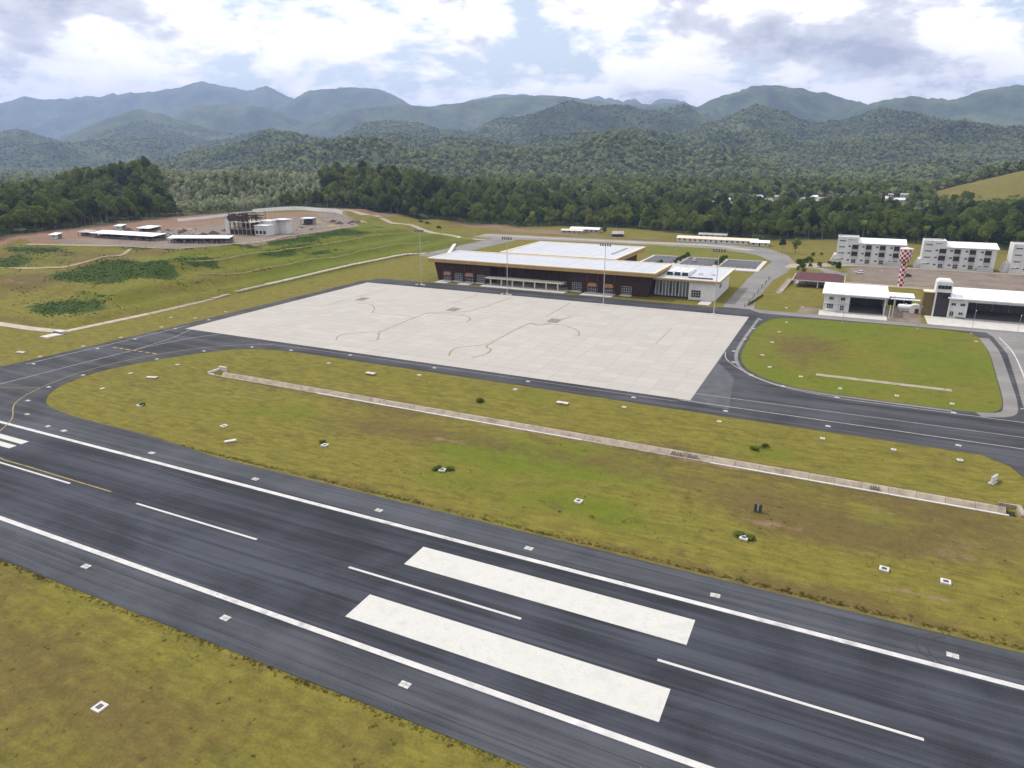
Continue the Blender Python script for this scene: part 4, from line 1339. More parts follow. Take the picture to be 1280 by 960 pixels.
# small buildings and plant between the two hangars
sb = thing('store_building', 'low flat white roof over a dark open store behind the small hangar', 'shed', (0, 0, 0))
MB().box(18.6, 29.5, 347, 358, 3.9, 4.3).box(20, 31.5, 344.5, 346.9, 3.3, 3.6).build('roof', ROOFW, sb)
MB().box(19.0, 29.0, 356, 357.6, 0, 3.9).build('wall', WALLW, sb)
MB().box(19.2, 28.6, 349, 355.9, .02, 2.6).build('stored_goods', DARK, sb)  # solid dark block stands in for the shade under the flat roof
for x in (19.2, 22.3, 25.5, 28.7):
    MB().box(x - .15, x + .15, 347.2, 347.6, 0, 3.9).build('post', WALLW, sb)
tk = thing('fuel_tank', 'horizontal white fuel tank on cradles between the two hangars', 'tank', (25.6, 336, 0))
MB().tube((-2.6, 0, 2.0), (2.6, 0, 2.0), 1.15, 1.15, 14).tube((-3.1, 0, 2.0), (-2.6, 0, 2.0), .5, 1.15, 14).tube((2.6, 0, 2.0), (3.1, 0, 2.0), 1.15, .5, 14).build('shell', ROOFW, tk)
for x in (-1.7, 1.7):
    MB().box(x - .3, x + .3, -1, 1, 0, 1.2).build('cradle', CONC_W, tk)
MB().tube((0, 0, 3.1), (0, 0, 3.5), .4, .4, 8).build('hatch', GALV, tk)
pu = thing('pump_house', 'little white pump house with arched roof and dark red door by the olive wall', 'hut', (29.2, 335, 0))
arch = [(-1.9, 0), (-1.9, 2.6)] + [(-1.9 * math.cos(R(a)), 2.6 + 1.1 * math.sin(R(a))) for a in range(15, 180, 15)] + [(1.9, 2.6), (1.9, 0)]
MB().hexa([(x, -1.6, z) for x, z in arch], [(x, 1.6, z) for x, z in arch]).build('wall', WALLW, pu)
MB().box(-.2, 1.2, -1.72, -1.62, .05, 2.0).build('door', mat('dark_red_door', (0.11, 0.02, 0.02), 0.6, 0.3), pu)
for (x, y, zt, lab) in [(20.2, 321, 9.0, 'tall thin pale post at the corner of the small hangar forecourt'), (18.9, 318, 5.5, 'short thin pale post beside the small hangar opening')]:
    t = thing('post', lab, 'post', (x, y, 0))
    MB().tube((0, 0, 0), (0, 0, zt), .16, .12, 8).build('shaft', CREAM, t)
    MB().box(-.4, .4, -.4, .4, 0, .25).build('footing', CONC_W, t)

# red roofed shelter
rs_ = thing('maroon_roof_shelter', 'open shelter on posts under a long maroon tiled hip roof', 'shelter', (0, 0, 0))
sx0, sx1, sy0, sy1 = -23.2, 0.6, 380, 404
MB().hexa([(sx0, sy0, 3.6), (sx1, sy0, 3.6), (sx1, sy1, 3.6), (sx0, sy1, 3.6)], [(sx0 + 2.5, 391, 6.0), (sx1 - 4, 391, 6.0), (sx1 - 4, 393, 6.0), (sx0 + 2.5, 393, 6.0)]).build('roof', REDT, rs_)
MB().box(sx0 - .3, sx1 + .3, sy0 - .3, sy1 + .3, 3.25, 3.6).build('fascia', CONC_L, rs_)
for i in range(5):
    for y in (sy0 + 1, sy1 - 1):
        x = sx0 + 1.2 + i * (sx1 - sx0 - 2.4) / 4
        MB().box(x - .3, x + .3, y - .3, y + .3, 0, 3.25).build('post', TIMB if i % 2 else CONC_L, rs_)
MB().box(sx0 + .5, sx1 - .5, 390, 403, 0.0, .2).build('floor', CONC_L, rs_)
# walkway railing to the shelter
rl = thing('walkway', 'sloping grey concrete walkway with railings leading to the maroon roofed shelter', 'walkway', (0, 0, 0))
pA, pB = at(973, 367), at(988, 351)
d_ = (np.array(pB) - np.array(pA)); d_ = d_ / np.linalg.norm(d_); n_ = np.array([-d_[1], d_[0]])
q = [np.array(pA) - n_ * 1.2, np.array(pB) - n_ * 1.2, np.array(pB) + n_ * 1.2, np.array(pA) + n_ * 1.2]
MB().hexa([(x, y, 0) for x, y in q], [(q[0][0], q[0][1], .15), (q[1][0], q[1][1], 1.2), (q[2][0], q[2][1], 1.2), (q[3][0], q[3][1], .15)]).build('ramp', CONC, rl)
for s in (-1.15, 1.15):
    b_ = MB()
    for k in range(7):
        p = np.array(pA) + (np.array(pB) - np.array(pA)) * k / 6 + n_ * s
        z = .15 + 1.05 * k / 6
        b_.tube((p[0], p[1], z), (p[0], p[1], z + 1.0), .05)
    p0, p1 = np.array(pA) + n_ * s, np.array(pB) + n_ * s
    b_.tube((p0[0], p0[1], 1.15), (p1[0], p1[1], 2.2), .06)
    b_.build('railing', GALV, rl)

# ------------------------------------------------------------------ chequered water tower
ct = thing('chequered_tower', 'red and white chequered water tower with a flared head', 'water tower', (26.9, 405, 0))
def check_rings(name, zs, rs, n, parent):
    b = MB()
    for k in range(len(zs) - 1):
        for i in range(n):
            a0, a1 = 2 * math.pi * i / n, 2 * math.pi * (i + 1) / n
            P = lambda a, kk: (rs[kk] * math.cos(a), rs[kk] * math.sin(a), zs[kk])
            b.poly([P(a0, k), P(a1, k), P(a1, k + 1), P(a0, k + 1)], (i + k) % 2)
    return b.build(name, [REDP, WHTP], parent)
check_rings('shaft', [0, 1.3, 2.6, 3.9, 5.2, 6.5, 7.8, 9.1, 10.4, 11.6], [1.35] * 10, 6, ct)
check_rings('head', [11.6, 12.7, 13.9, 15.1, 16.3, 17.5, 18.7], [1.35, 2.5, 2.9, 3.0, 3.0, 3.0, 3.0], 16, ct)
MB().tube((0, 0, 18.7), (0, 0, 19.2), 3.1, 3.1, 16).tube((0, 0, 19.2), (0, 0, 19.7), 2.6, .6, 16).build('lid', WHTP, ct)
MB().tube((0, 0, 19.7), (0, 0, 21.2), .05).build('lightning_rod', GALV, ct)

# ------------------------------------------------------------------ three staff blocks
def apartment(u0, label):
    L = 37.0
    t = thing('staff_block', label, 'apartment block', (u0, 480, 0), 0, 'white three-storey staff blocks')
    wl = MB()
    wl.box(0, 11.6, -.6, 12, 0, 15.6)
    wl.box(0, 11.6, -.6, -.2, 15.6, 16.4).box(0, 11.6, 11.6, 12, 15.6, 16.4).box(0, .4, -.2, 11.6, 15.6, 16.4).box(11.2, 11.6, -.2, 11.6, 15.6, 16.4)
    wl.build('stair_block', WALLW, t)
    MB().box(11.65, L, 0, 12, 0, 12.6).build('wall', WALLW, t)
    n = 9
    dx = (L - 11.2 + .6) / n
    for i in range(n):
        x = 11.62 + i * dx
        MB().hexa([(x, -.8, 12.7), (x + dx - .11, -.8, 12.7), (x + dx - .11, 12.6, 14.8), (x, 12.6, 14.8)], [(x, -.8, 12.95), (x + dx - .11, -.8, 12.95), (x + dx - .11, 12.6, 15.1), (x, 12.6, 15.1)]).build('roof_sheet', ROOFW, t)
    MB().box(-1.2, 3.0, -1.6, -.65, 3.0, 3.25).build('entrance_canopy', WALLW, t)
    MB().hexa([(-3.2, 1, 0), (0, 1, 0), (0, 11, 0), (-3.2, 11, 0)], [(-1.2, 1, 5.2), (0, 1, 5.2), (0, 11, 5.2), (-1.2, 11, 5.2)]).build('side_stair', WALLW, t)
    for k in range(4):
        z = 1.6 + 3.7 * k
        window(t, 1.2, 4.6, -.62, z + .9, z + 1.7, 5, 1, fr=.07)
    MB().box(6.0, 9.5, -.66, -.62, 14.6, 14.9).build('vent_strip', IRON, t)
    for b_ in range(4):
        xb = 6.6 + b_ * 7.6
        for f_ in range(3):
            z = .5 + 4.15 * f_
            y = -.62 if xb + 5 < 11.6 else -.02
            y2 = -.62 if b_ == 0 else -.02
            window(t, xb - .2, xb + 1.3, y2, z + 1.5, z + 2.6, 2, 1, fr=.07)
            if f_ == 0:
                window(t, xb + 2.4, xb + 4.9, y2 - .0, z + .2, z + 2.7, 3, 2, fr=.08)
            else:
                window(t, xb + 1.9, xb + 5.4, y2 - .0, z + .5, z + 3.1, 3, 1, fr=.07, frame=IRON)
                rr_ = MB()
                for k in range(8):
                    rr_.box(xb + 1.9 + k * .46, xb + 1.97 + k * .46, y2 - .92, y2 - .86, z - .05, z + .95)
                rr_.box(xb + 1.85, xb + 5.3, y2 - .95, y2 - .83, z + .95, z + 1.03)
                bal = MB().box(xb + 1.8, xb + 5.35, y2 - 1.0, y2 - .01, z - .25, z - .08).build('balcony', WALLW, t)
                rr_.build('railing', IRON, bal)
    for x in (11.64, 19.3, 26.9, 34.5):
        MB().box(x - .02, x + .3, -.3, -.01, 0, 12.5).build('pilaster', WALLW, t)
    MB().box(28.5, 36.5, -3.0, -.35, 0, 2.6).build('screen_wall', GALV, t)
    MB().box(.2, L, -1.1, -.7, -.05, .25).build('plinth', CONC_L, t)
    return t
apartment(-6.2, 'white three-storey staff block standing behind the chequered tower and the maroon roofed shelter')
apartment(40.2, 'white three-storey staff block between two others, directly behind the plum-clad tower')
apartment(84.4, 'white three-storey staff block at the end of the row, behind the long open hangar')

# ------------------------------------------------------------------ building site on the platform
PZ = 16.0
def shed(name, label, cat, loc, L, D, h, rot, roofm=ROOFW, wallm=RUSTR, open_front=True, rise=.9, group=None, goods=True):
    t = thing(name, label, cat, loc, rot, group)
    n = max(2, int(L / 3.0)); dx = L / n
    for i in range(n):
        x = i * dx
        MB().hexa([(x, -.7, h), (x + dx - .03, -.7, h), (x + dx - .03, D + .5, h + rise), (x, D + .5, h + rise)], [(x, -.7, h + .12), (x + dx - .03, -.7, h + .12), (x + dx - .03, D + .5, h + rise + .12), (x, D + .5, h + rise + .12)]).build('roof_sheet', roofm, t)
    MB().box(.2, L - .2, D - .15, D, 0, h + rise - .2).build('rear_wall', wallm, t)
    for i in range(0, n + 1, 2):
        x = min(max(i * dx, .2), L - .2)
        MB().box(x - .1, x + .1, .0, .2, 0, h).build('post', TIMB if open_front else wallm, t)
    if not open_front:
        MB().box(.2, L - .2, .25, .4, 0, h - .02).build('front_wall', wallm, t)
        for i in range(1, n, 2):
            x = i * dx
            MB().box(x - .5, x + .5, .18, .24, 1.0, 2.0).build('window', GLASS, t)
    elif goods:
        r = random.Random(int(L * 10))
        b = MB()
        x = .8
        while x < L - 2:
            w_ = r.uniform(.8, 2.4)
            b.box(x, x + w_, .8 + r.uniform(0, .8), D - .8, 0, r.uniform(.5, 1.9)); x += w_ + r.uniform(.2, 1.5)
        b.build('stored_goods', RUBBLE, t)
    return t
shed('site_shed', 'long open white-roofed shed on the building site nearest the forest corner', 'shed', (-420, 279, PZ), 54, 9, 2.8, .04)
shed('site_shed', 'long low white-roofed shed beside the unfinished concrete frame', 'shed', (-352, 279, PZ), 36, 6, 2.8, .42)
shed('site_shed', 'short white-roofed shed behind the long shed on the building site', 'shed', (-424, 314, PZ), 12, 9, 2.6, .05, wallm=WALLW)
shed('site_hut', 'small pale hut alone on bare earth at the platform corner', 'hut', (-436, 264, PZ), 6, 4, 2.3, .2, wallm=WALLW, open_front=False)
shed('site_hut', 'little grey-roofed hut at the end of the long site shed', 'hut', (-436, 282, PZ), 11, 5, 2.4, .05, roofm=RUSTR)
shed('site_hut', 'small white hut near the forest behind the site sheds', 'hut', (-452, 318, PZ), 7, 4, 2.4, .1, wallm=WALLW, open_front=False)
kx = at(376, 281, 16)
kt = shed('gate_kiosk', 'white flat-roofed kiosk standing alone on the paved site yard', 'kiosk', (kx[0], kx[1], PZ), 9.5, 6, 4.6, .15, wallm=WALLW, rise=.3, goods=False)
MB().box(2, 7, 1.0, 4.5, 0, 3.6).build('booth', mat('dark_booth', (0.05, 0.05, 0.06), 0.6, 0.3), kt)

fr_ = thing('unfinished_building', 'unfinished two-storey concrete frame with dark timber scaffolding on its roof', 'building', (-360, 329, PZ), .02)
L_, D_ = 21, 16
for f_ in range(3):
    MB().box(0, L_, 0, D_, f_ * 4.0 - .25 + (.3 if f_ == 0 else 0), f_ * 4.0 + .1 + (.3 if f_ == 0 else 0)).build('floor_slab', CONC if f_ < 2 else CONC_L, fr_)
for i in range(7):
    for y in (.4, 8, 15.6):
        x = .4 + i * 3.36
        MB().box(x - .28, x + .28, y - .28, y + .28, .35, 8).build('column', CONC, fr_)
MB().box(.2, 3.6, -.25, .1, .3, 9.2).build('end_wall', WALLW, fr_)
for f_ in range(2):
    MB().box(4, L_ - 1, 9, 9.3, f_ * 4 + .4, f_ * 4 + 3.8).build('inner_wall', mat('raw_block_wall', (0.10, 0.095, 0.095), 0.9, 0.2, var=0.3), fr_)
r_ = random.Random(5)
for k in range(80):
    x, y = r_.uniform(2.5, L_ - 1), r_.choice([.6, 4, 8, 12, 15.4])
    z1 = r_.uniform(10.5, 14.5)
    MB().tube((x, y, 8.1), (x + r_.uniform(-.5, .5), y + r_.uniform(-.3, .3), z1), .13, .10, 5).build('scaffold_pole', TIMB, fr_)
for k in range(34):
    y = r_.choice([.6, 4, 8, 12, 15.4]); z = r_.choice([9.4, 11.0, 12.6]); x = r_.uniform(2, 11)
    MB().box(x, x + r_.uniform(5, 11), y - .2, y + .2, z, z + r_.uniform(.15, .7)).build('scaffold_board', TIMB, fr_)
for k in range(11):
    x = 2.6 + k * 1.62
    MB().box(x, x + 1.3, -.12, .12, 8.15 + r_.uniform(0, .5), r_.uniform(11.2, 13.6)).build('dark_sheeting', TIMB, fr_)
for k in range(5):
    MB().box(4 + k * 3.4, 6.9 + k * 3.4, .1, .3, .4, r_.uniform(3.2, 3.9)).build('interior_shade_panel', DARK, fr_)  # near-black panels paint the dark interior behind the front columns
ws_ = thing('site_office', 'white two-storey site office with twin roofs beside the unfinished frame', 'building', (-340, 332, PZ), .06)
ws_.scale = (.78, .9, 1.0)
MB().box(2, 14, 0, 8, 0, 6.0).build('wall', WALLW, ws_)
MB().box(0, 11, 9, 16, 0, 8.2).box(8.5, 18.5, 16.1, 22, 0, 8.0).build('rear_wall', WALLW, ws_)
MB().box(-.6, 11.4, 8.2, 16.6, 8.2, 8.6).build('roof', ROOFW, ws_)
MB().box(7.5, 19.8, 13.5, 22.6, 8.65, 9.1).build('roof', ROOFW, ws_)
MB().box(1.6, 14.4, -.6, 8.1, 6.0, 6.3).build('roof', ROOFW, ws_)
for k in range(3):
    MB().box(3 + k * 3.8, 5.6 + k * 3.8, -.06, -.01, 1.0, 3.0).build('window', GLASS, ws_)
    MB().tube((3 + k * 3.6, -.5, 3.2), (5.6 + k * 3.6, -.5, 6.6), .18).build('brace', FRAME, ws_)
# piles of material about the yard
r_ = random.Random(9)
def heap(u, v, z, s, m, name, label):
    n = 11
    b = MB()
    rings = [(1.0, -.1), (.72, .35), (.4, .75), (.1, 1.0)]
    V_ = []
    for k, (rr2, zz) in enumerate(rings):
        V_.append([(math.cos(2 * math.pi * i / n) * s * rr2 * r_.uniform(.8, 1.2) * 1.5, math.sin(2 * math.pi * i / n) * s * rr2 * r_.uniform(.8, 1.2), zz * s * .55 * r_.uniform(.8, 1.2)) for i in range(n)])
    for k in range(3):
        for i in range(n):
            j = (i + 1) % n
            b.poly([V_[k][i], V_[k][j], V_[k + 1][j], V_[k + 1][i]])
    b.poly(V_[3])
    o = b.build(name, m, None, (u, v, z))
    return tag(o, label, 'heap', 'heaps of material on the building site')
for k in range(72):
    u = r_.uniform(-440, -325); v = r_.uniform(290, 345) if u < -364 else r_.uniform(352, 440)
    if not inside(np.array([u]), np.array([v]), PLAT)[0]:
        continue
    heap(u, v, PZ, r_.uniform(1.0, 3.4), [RUBBLE, SAND, TIMB][k % 3], ['rubble_heap', 'sand_heap', 'timber_heap'][k % 3], ['grey rubble heap on the building site yard', 'tan sand heap on the building site yard', 'dark timber heap on the building site yard'][k % 3])
for k in range(5):
    u = -396 + k * 5
    ft = thing('foundation_strip', 'grey concrete foundation strip laid out in the site yard', 'foundation', (u, 300, PZ), -.1, 'foundation strips in the site yard')
    MB().box(-.4, .4, 0, 26, -.1, .5).build('beam', CONC, ft)
    for j in range(5):
        MB().box(-.7, .7, j * 6 - .3, j * 6 + .9, 0, .9).build('pad', CONC_L, ft)

# tracks worn into the embankment
trk = mat('dirt_track', (0.30, 0.235, 0.165), 0.95, 0.1, var=0.25, scale=0.4)
ribbon('footpath', smooth_line([(-436, 250), (-400, 254), (-364, 257.5), (-326, 264), (-313, 300), (-316, 350), (-319, 400), (-332, 436), (-360, 470)], 4), 2.2, .18, trk, follow=True)
for m_ in (.36, .70):
    uu = -263 - 50 * m_
    ribbon('footpath', smooth_line([(uu - 6, 240), (uu, 262), (uu, 300), (uu + 1, 350), (uu, 400), (uu + 4, 440)], 4), .9, .12, mat('pale_grass_track', (0.20, 0.185, 0.07), 0.95, 0.1, var=0.3, scale=0.3), follow=True)
ribbon('footpath', smooth_line([(-352, 255), (-345, 240), (-352, 226), (-372, 217), (-400, 212), (-440, 214)], 3), 2.4, .15, trk, follow=True)
# hoarding
hw = thing('hoarding', 'long white sheet hoarding between the building site and the forest', 'fence', (0, 0, 0))
hp = smooth_line([at(*p, 16) for p in [(222, 277), (262, 273), (300, 268), (345, 263.5), (375, 262.5), (400, 264.5), (428, 266)]], 3.2)
for i in range(len(hp) - 1):
    a, b_ = np.array(hp[i]), np.array(hp[i + 1])
    d_ = b_ - a; l_ = np.linalg.norm(d_)
    z = max(H1(*a), 10)
    hh = 2.0 if i < len(hp) * .45 else 3.2
    o = MB().box(.03, l_ - .03, -.05, .05, -.3, hh)  .build('panel', mat('hoarding_white', (0.82, 0.82, 0.82), 0.5, 0.4, var=0.05), hw, (a[0], a[1], z))
    o.rotation_euler.z = math.atan2(d_[1], d_[0])
    if i % 2 == 0:
        MB().tube((0, .12, -.3), (0, .12, hh), .07).build('post', GALV, hw, (a[0], a[1], z))
# white boundary wall by the terminal side road
wl_ = thing('side_wall', 'white stepped boundary wall beside the road left of the terminal', 'wall', (0, 0, 0))
a, b_ = np.array(at(561, 319)), np.array(at(574, 298))
for k in range(9):
    p = a + (b_ - a) * k / 9; q = a + (b_ - a) * (k + 1) / 9
    d_ = q - p; l_ = np.linalg.norm(d_)
    o = MB().box(0, l_ - .08, -1.1, 1.1, 0, 1.5).build('wall_panel', WALLW, wl_, (p[0], p[1], 0)); o.rotation_euler.z = math.atan2(d_[1], d_[0])

# ------------------------------------------------------------------ sheds beyond the back road
def gable(name, label, cat, loc, L, D, h, rot, roofm, wallm, group=None, rise=1.6, wins=True):
    t = thing(name, label, cat, loc, rot, group)
    MB().hexa([(0, 0, 0), (L, 0, 0), (L, D, 0), (0, D, 0)], [(0, 0, h), (L, 0, h), (L, D, h), (0, D, h)]).build('wall', wallm, t)
    for s, (y0, y1) in ((0, (-.7, D / 2)), (1, (D / 2, D + .7))):
        z0, z1 = (h - .25, h + rise) if s == 0 else (h + rise, h - .25)
        MB().hexa([(-.6, y0, z0), (L + .6, y0, z0), (L + .6, y1, z1), (-.6, y1, z1)], [(-.6, y0, z0 + .15), (L + .6, y0, z0 + .15), (L + .6, y1, z1 + .15), (-.6, y1, z1 + .15)]).build('roof', roofm, t)
    for x in (0.02, L - .02):
        b = MB(); b.poly([(x, 0, h), (x, D, h), (x, D / 2, h + rise)]); b.build('gable', wallm, t)
    if wins:
        k = max(2, int(L / 4))
        for i in range(k):
            x = L * (i + .5) / k
            if i == k // 2:
                MB().box(x - .5, x + .5, -.06, -.01, 0.05, 2.1).build('door', TIMB, t)
            else:
                MB().box(x - .7, x + .7, -.06, -.01, 1.0, 2.2).build('window', GLASS, t)
    return t
gable('workers_barrack', 'very long low cream barrack with pale roof at the forest edge behind the car park', 'barrack', (-122, 556, 0), 60, 8, 2.9, 0.0, CREAM, WALLW, rise=1.4)
gable('workers_barrack', 'short pale barrack set skew at the end of the very long one', 'barrack', (-66, 550, 0), 13, 9, 2.7, .1, ROOFW, CONC_L, rise=1.2)
gable('storage_shed', 'long pale-roofed storage shed on bare earth behind the terminal', 'shed', (-224, 588, 0), 26, 8, 3.0, .05, ROOFW, RUSTR, rise=1.2)
gable('storage_shed', 'low pale-roofed lean-to in front of the long storage shed', 'shed', (-228, 577, 0), 19, 6, 2.4, .05, CREAM, RUSTR, rise=.8)
gable('storage_shed', 'small grey-roofed hut amid bushes behind the terminal', 'hut', (-178, 566, 0), 9, 7, 2.5, .4, RUSTR, TIMB, rise=1.8)
gable('storage_shed', 'dull metal-roofed shed against the forest behind the long barrack', 'shed', (-112, 590, 0), 22, 6, 2.8, 0, RUSTR, RUSTR, rise=1.0)

# village roofs in the valley
vr = random.Random(21)
vill = [(764, 251), (776, 252), (862, 251.5), (876, 252.5), (890, 251), (902, 249), (924, 248), (938, 250), (946, 247), (958, 249.5), (968, 247), (984, 249), (1000, 248.5), (1012, 247), (1024, 248.5), (1034, 246), (1048, 248), (1062, 247), (1086, 247), (1100, 248), (1110, 245.5), (1120, 249), (1126, 245.5), (1092, 252), (1136, 259), (1150, 262), (690, 250), (720, 248.5), (910, 252), (930, 253), (975, 252), (1005, 253), (1040, 252), (1070, 251), (1105, 252.5), (1015, 250.5), (948, 252), (1115, 256)]
cols_ = [('white metal roof', ROOFW), ('dull grey metal roof', RUSTR), ('cream roof', CREAM), ('maroon roof', REDT)]
VPOS = []
for i, (px, py) in enumerate(vill):
    u, v = at(px, py, 10)
    z = H1(u, v)
    nm, rm = cols_[[0, 1, 1, 2, 1, 0, 1, 3][i % 8]]
    VPOS.append((u, v))
    gable('village_house', 'small village house with a ' + nm + ' among the valley trees', 'house', (u, v, z - .2), vr.uniform(9, 15), vr.uniform(7, 9), 3.2, .446 + vr.uniform(-.5, .5), rm, WALLW, 'village houses with a ' + nm, rise=2.2)

# ------------------------------------------------------------------ vehicles
def car(loc, rot, paint, label, suv=True, cat='car'):
    t = thing('parked_car', label, cat, loc, rot)
    prof = [(-2.2, .45), (-2.25, .95), (-1.9, 1.08), (-1.3, 1.15), (1.0, 1.12), (2.05, .95), (2.2, .75), (2.2, .42)]
    b = MB().hexa([(x, -.88, z) for x, z in prof], [(x, .88, z) for x, z in prof]); b.build('body', paint, t)
    cab = [(-2.05, 1.08), (-1.8, 1.66), (.35, 1.70), (1.1, 1.12)]
    MB().hexa([(x, -.76, z) for x, z in cab], [(x, .76, z) for x, z in cab]).build('windows', GLASS, t)
    MB().hexa([(-1.85, -.74, 1.66), (.35, -.74, 1.70), (.35, .74, 1.70), (-1.85, .74, 1.66)], [(-1.8, -.7, 1.76), (.25, -.7, 1.78), (.25, .7, 1.78), (-1.8, .7, 1.76)]).build('roof', paint, t)
    for x in (-1.4, 1.4):
        for y in (-.82, .82):
            w_ = MB().tube((x, y - .11, .34), (x, y + .11, .34), .34, .34, 12).build('wheel', RUBBER, t)
            MB().tube((x, y - .13, .34), (x, y + .13, .34), .18, .18, 8).build('rim', GALV, w_)
    for y in (-.6, .6):
        MB().box(2.16, 2.24, y - .18, y + .18, .7, .86).build('headlight', FRAME, t)
    return t
car((*at(1074, 342), .05), 2.6, CARW, 'white car parked on the yard road near the maroon roofed shelter')
car((*at(1134, 346), .02), .6, CARB, 'black car parked on bare ground behind the chequered tower')
for px, py, lab in [(527, 289, 'black car on the bend of the road below the embankment'), (535, 290, 'black car second along the road below the embankment'), (549, 291, 'black car parked alone by the bare red soil strip')]:
    u, v = at(px, py)
    car((u, v, max(0.05, H1(u, v)) + .06), .4, CARB, lab)
car((*at(868, 327), .05), 1.5, CARW, 'white car parked in the middle bay of the car park')

# ------------------------------------------------------------------ trees
def crown_mesh(name, seed, lobes, leaf, n, m, core=.78, flat=.35):
    """lobes: (x,y,z,rx,rz). Leaf sprays spread over and through the lobes round dark inner masses"""
    g_ = np.random.default_rng(seed)
    V_, Q = [], []
    k = 0
    tot = sum(l[3] ** 2 for l in lobes)
    for (x, y, z, rx, rz) in lobes:
        c = int(n * rx * rx / tot)
        d = g_.normal(size=(c, 3)); d /= np.linalg.norm(d, axis=1)[:, None]
        d[:, 2] = np.where(d[:, 2] < -.55, -d[:, 2], d[:, 2])
        rad = g_.uniform(.80, 1.10, c)
        p = d * rad[:, None] * np.array([rx, rx, rz]) + np.array([x, y, z])
        nrm = d + g_.normal(size=(c, 3)) * .55 + np.array([0, 0, flat])
        nrm /= np.linalg.norm(nrm, axis=1)[:, None]
        t = np.cross(nrm, g_.normal(size=(c, 3))); t /= np.linalg.norm(t, axis=1)[:, None]
        b = np.cross(nrm, t)
        s = leaf * g_.uniform(.55, 1.25, c)[:, None]
        dro = nrm * s * .35
        quad = np.stack([p - t * s - dro, p - b * s * .62, p + t * s - dro, p + b * s * .62], 1)
        V_.append(quad.reshape(-1, 3)); Q.append(np.arange(k, k + 4 * c).reshape(-1, 4)); k += 4 * c
        # inner mass
        nu, nv = 8, 5
        us_, vs2 = np.meshgrid(np.arange(nu) * 2 * np.pi / nu, np.linspace(-1.2, 1.45, nv))
        rr2 = core * (1 + g_.uniform(-.12, .12, us_.shape))
        pc = np.stack([np.cos(us_) * np.cos(vs2) * rx * rr2 + x, np.sin(us_) * np.cos(vs2) * rx * rr2 + y, np.sin(vs2) * rz * rr2 + z], -1).reshape(-1, 3)
        ii = np.arange(nu * nv).reshape(nv, nu)
        q = np.stack([ii[:-1], np.roll(ii[:-1], -1, 1), np.roll(ii[1:], -1, 1), ii[1:]], -1).reshape(-1, 4) + k
        V_.append(pc); Q.append(q); k += nu * nv
    return np_mesh(name, np.concatenate(V_), np.concatenate(Q), m)


def lobes_round(seed, h, r, k=6, low=.35):
    g_ = random.Random(seed)
    out = [(0, 0, h * .68, r * .72, h * .24)]
    for i in range(k):
        a = 6.283 * i / k + g_.uniform(-.5, .5)
        d = r * g_.uniform(.42, .68)
        out.append((math.cos(a) * d, math.sin(a) * d, h * g_.uniform(low, .80), r * g_.uniform(.34, .56), h * g_.uniform(.11, .19)))
    out.append((g_.uniform(-.2, .2) * r, g_.uniform(-.2, .2) * r, h * .86, r * .42, h * .13))
    return out


def trunk_mesh(name, h, r, m, seed, limbs=4):
    g_ = random.Random(seed)
    b = MB()
    pts = [(0, 0, -.3)]
    for k in range(1, 5):
        pts.append((g_.uniform(-.25, .25) * k * .4, g_.uniform(-.25, .25) * k * .4, h * k / 4))
    for k in range(4):
        b.tube(pts[k], pts[k + 1], r * (1 - k * .2), r * (1 - (k + 1) * .2), 6)
    for k in range(limbs):
        a = g_.uniform(0, 6.28)
        s = pts[2 + k % 2]
        b.tube(s, (s[0] + math.cos(a) * h * .35, s[1] + math.sin(a) * h * .35, s[2] + h * .32), r * .38, r * .12, 5)
    return b.mesh(name, m)


def palm_crown(name, seed, h, n=15, L=3.6):
    g_ = random.Random(seed)
    b = MB()
    for i in range(n):
        a = 6.283 * i / n + g_.uniform(-.15, .15); up = g_.uniform(-.2, .9)
        pr_ = None
        for k in range(6):
            t = k / 5.0
            rr2 = L * (t * .9 + .05); z = h + L * (up * t - .95 * t * t)
            w_ = .55 * math.sin(math.pi * min(1, t * .9 + .12)) + .05
            c = Vector((math.cos(a) * rr2, math.sin(a) * rr2, z)); s_ = Vector((-math.sin(a), math.cos(a), 0)) * w_
            cur = (c - s_ + Vector((0, 0, -w_ * .5)), c, c + s_ + Vector((0, 0, -w_ * .5)))
            if pr_:
                b.poly([pr_[0], pr_[1], cur[1], cur[0]]); b.poly([pr_[1], pr_[2], cur[2], cur[1]])
            pr_ = cur
    return b.mesh(name, LEAF_M)


KIND = []
def tree_kind(name, label, group, crown_me, trunk_me):
    t = thing(name, label, 'tree', (0, 0, 0), 0, group)
    c = link('crown', crown_me, t)
    link('trunk', trunk_me, t)
    return t, c
protos = []
for i in range(7):
    h = [17, 20, 15, 22, 18, 14, 19][i]; r = [5.2, 5.6, 4.6, 6.4, 5.0, 5.6, 4.4][i]
    lm = [LEAF_D, LEAF_D, LEAF_M, LEAF_D, LEAF_M, LEAF_D, LEAF_D][i]
    lab = 'dark green broadleaf tree in the front ranks of the forest' if lm is LEAF_D else 'lighter green broadleaf tree in the front ranks of the forest'
    cm = crown_mesh('crown', 40 + i, lobes_round(i, h, r, 6 + i % 3, .30), .78, 900, lm)
    tm = trunk_mesh('trunk', h * .62, .28, BARKP if i % 2 else BARK, i)
    protos.append(tree_kind('forest_tree', lab, 'dark trees of the forest front' if lm is LEAF_D else 'lighter trees of the forest front', cm, tm))
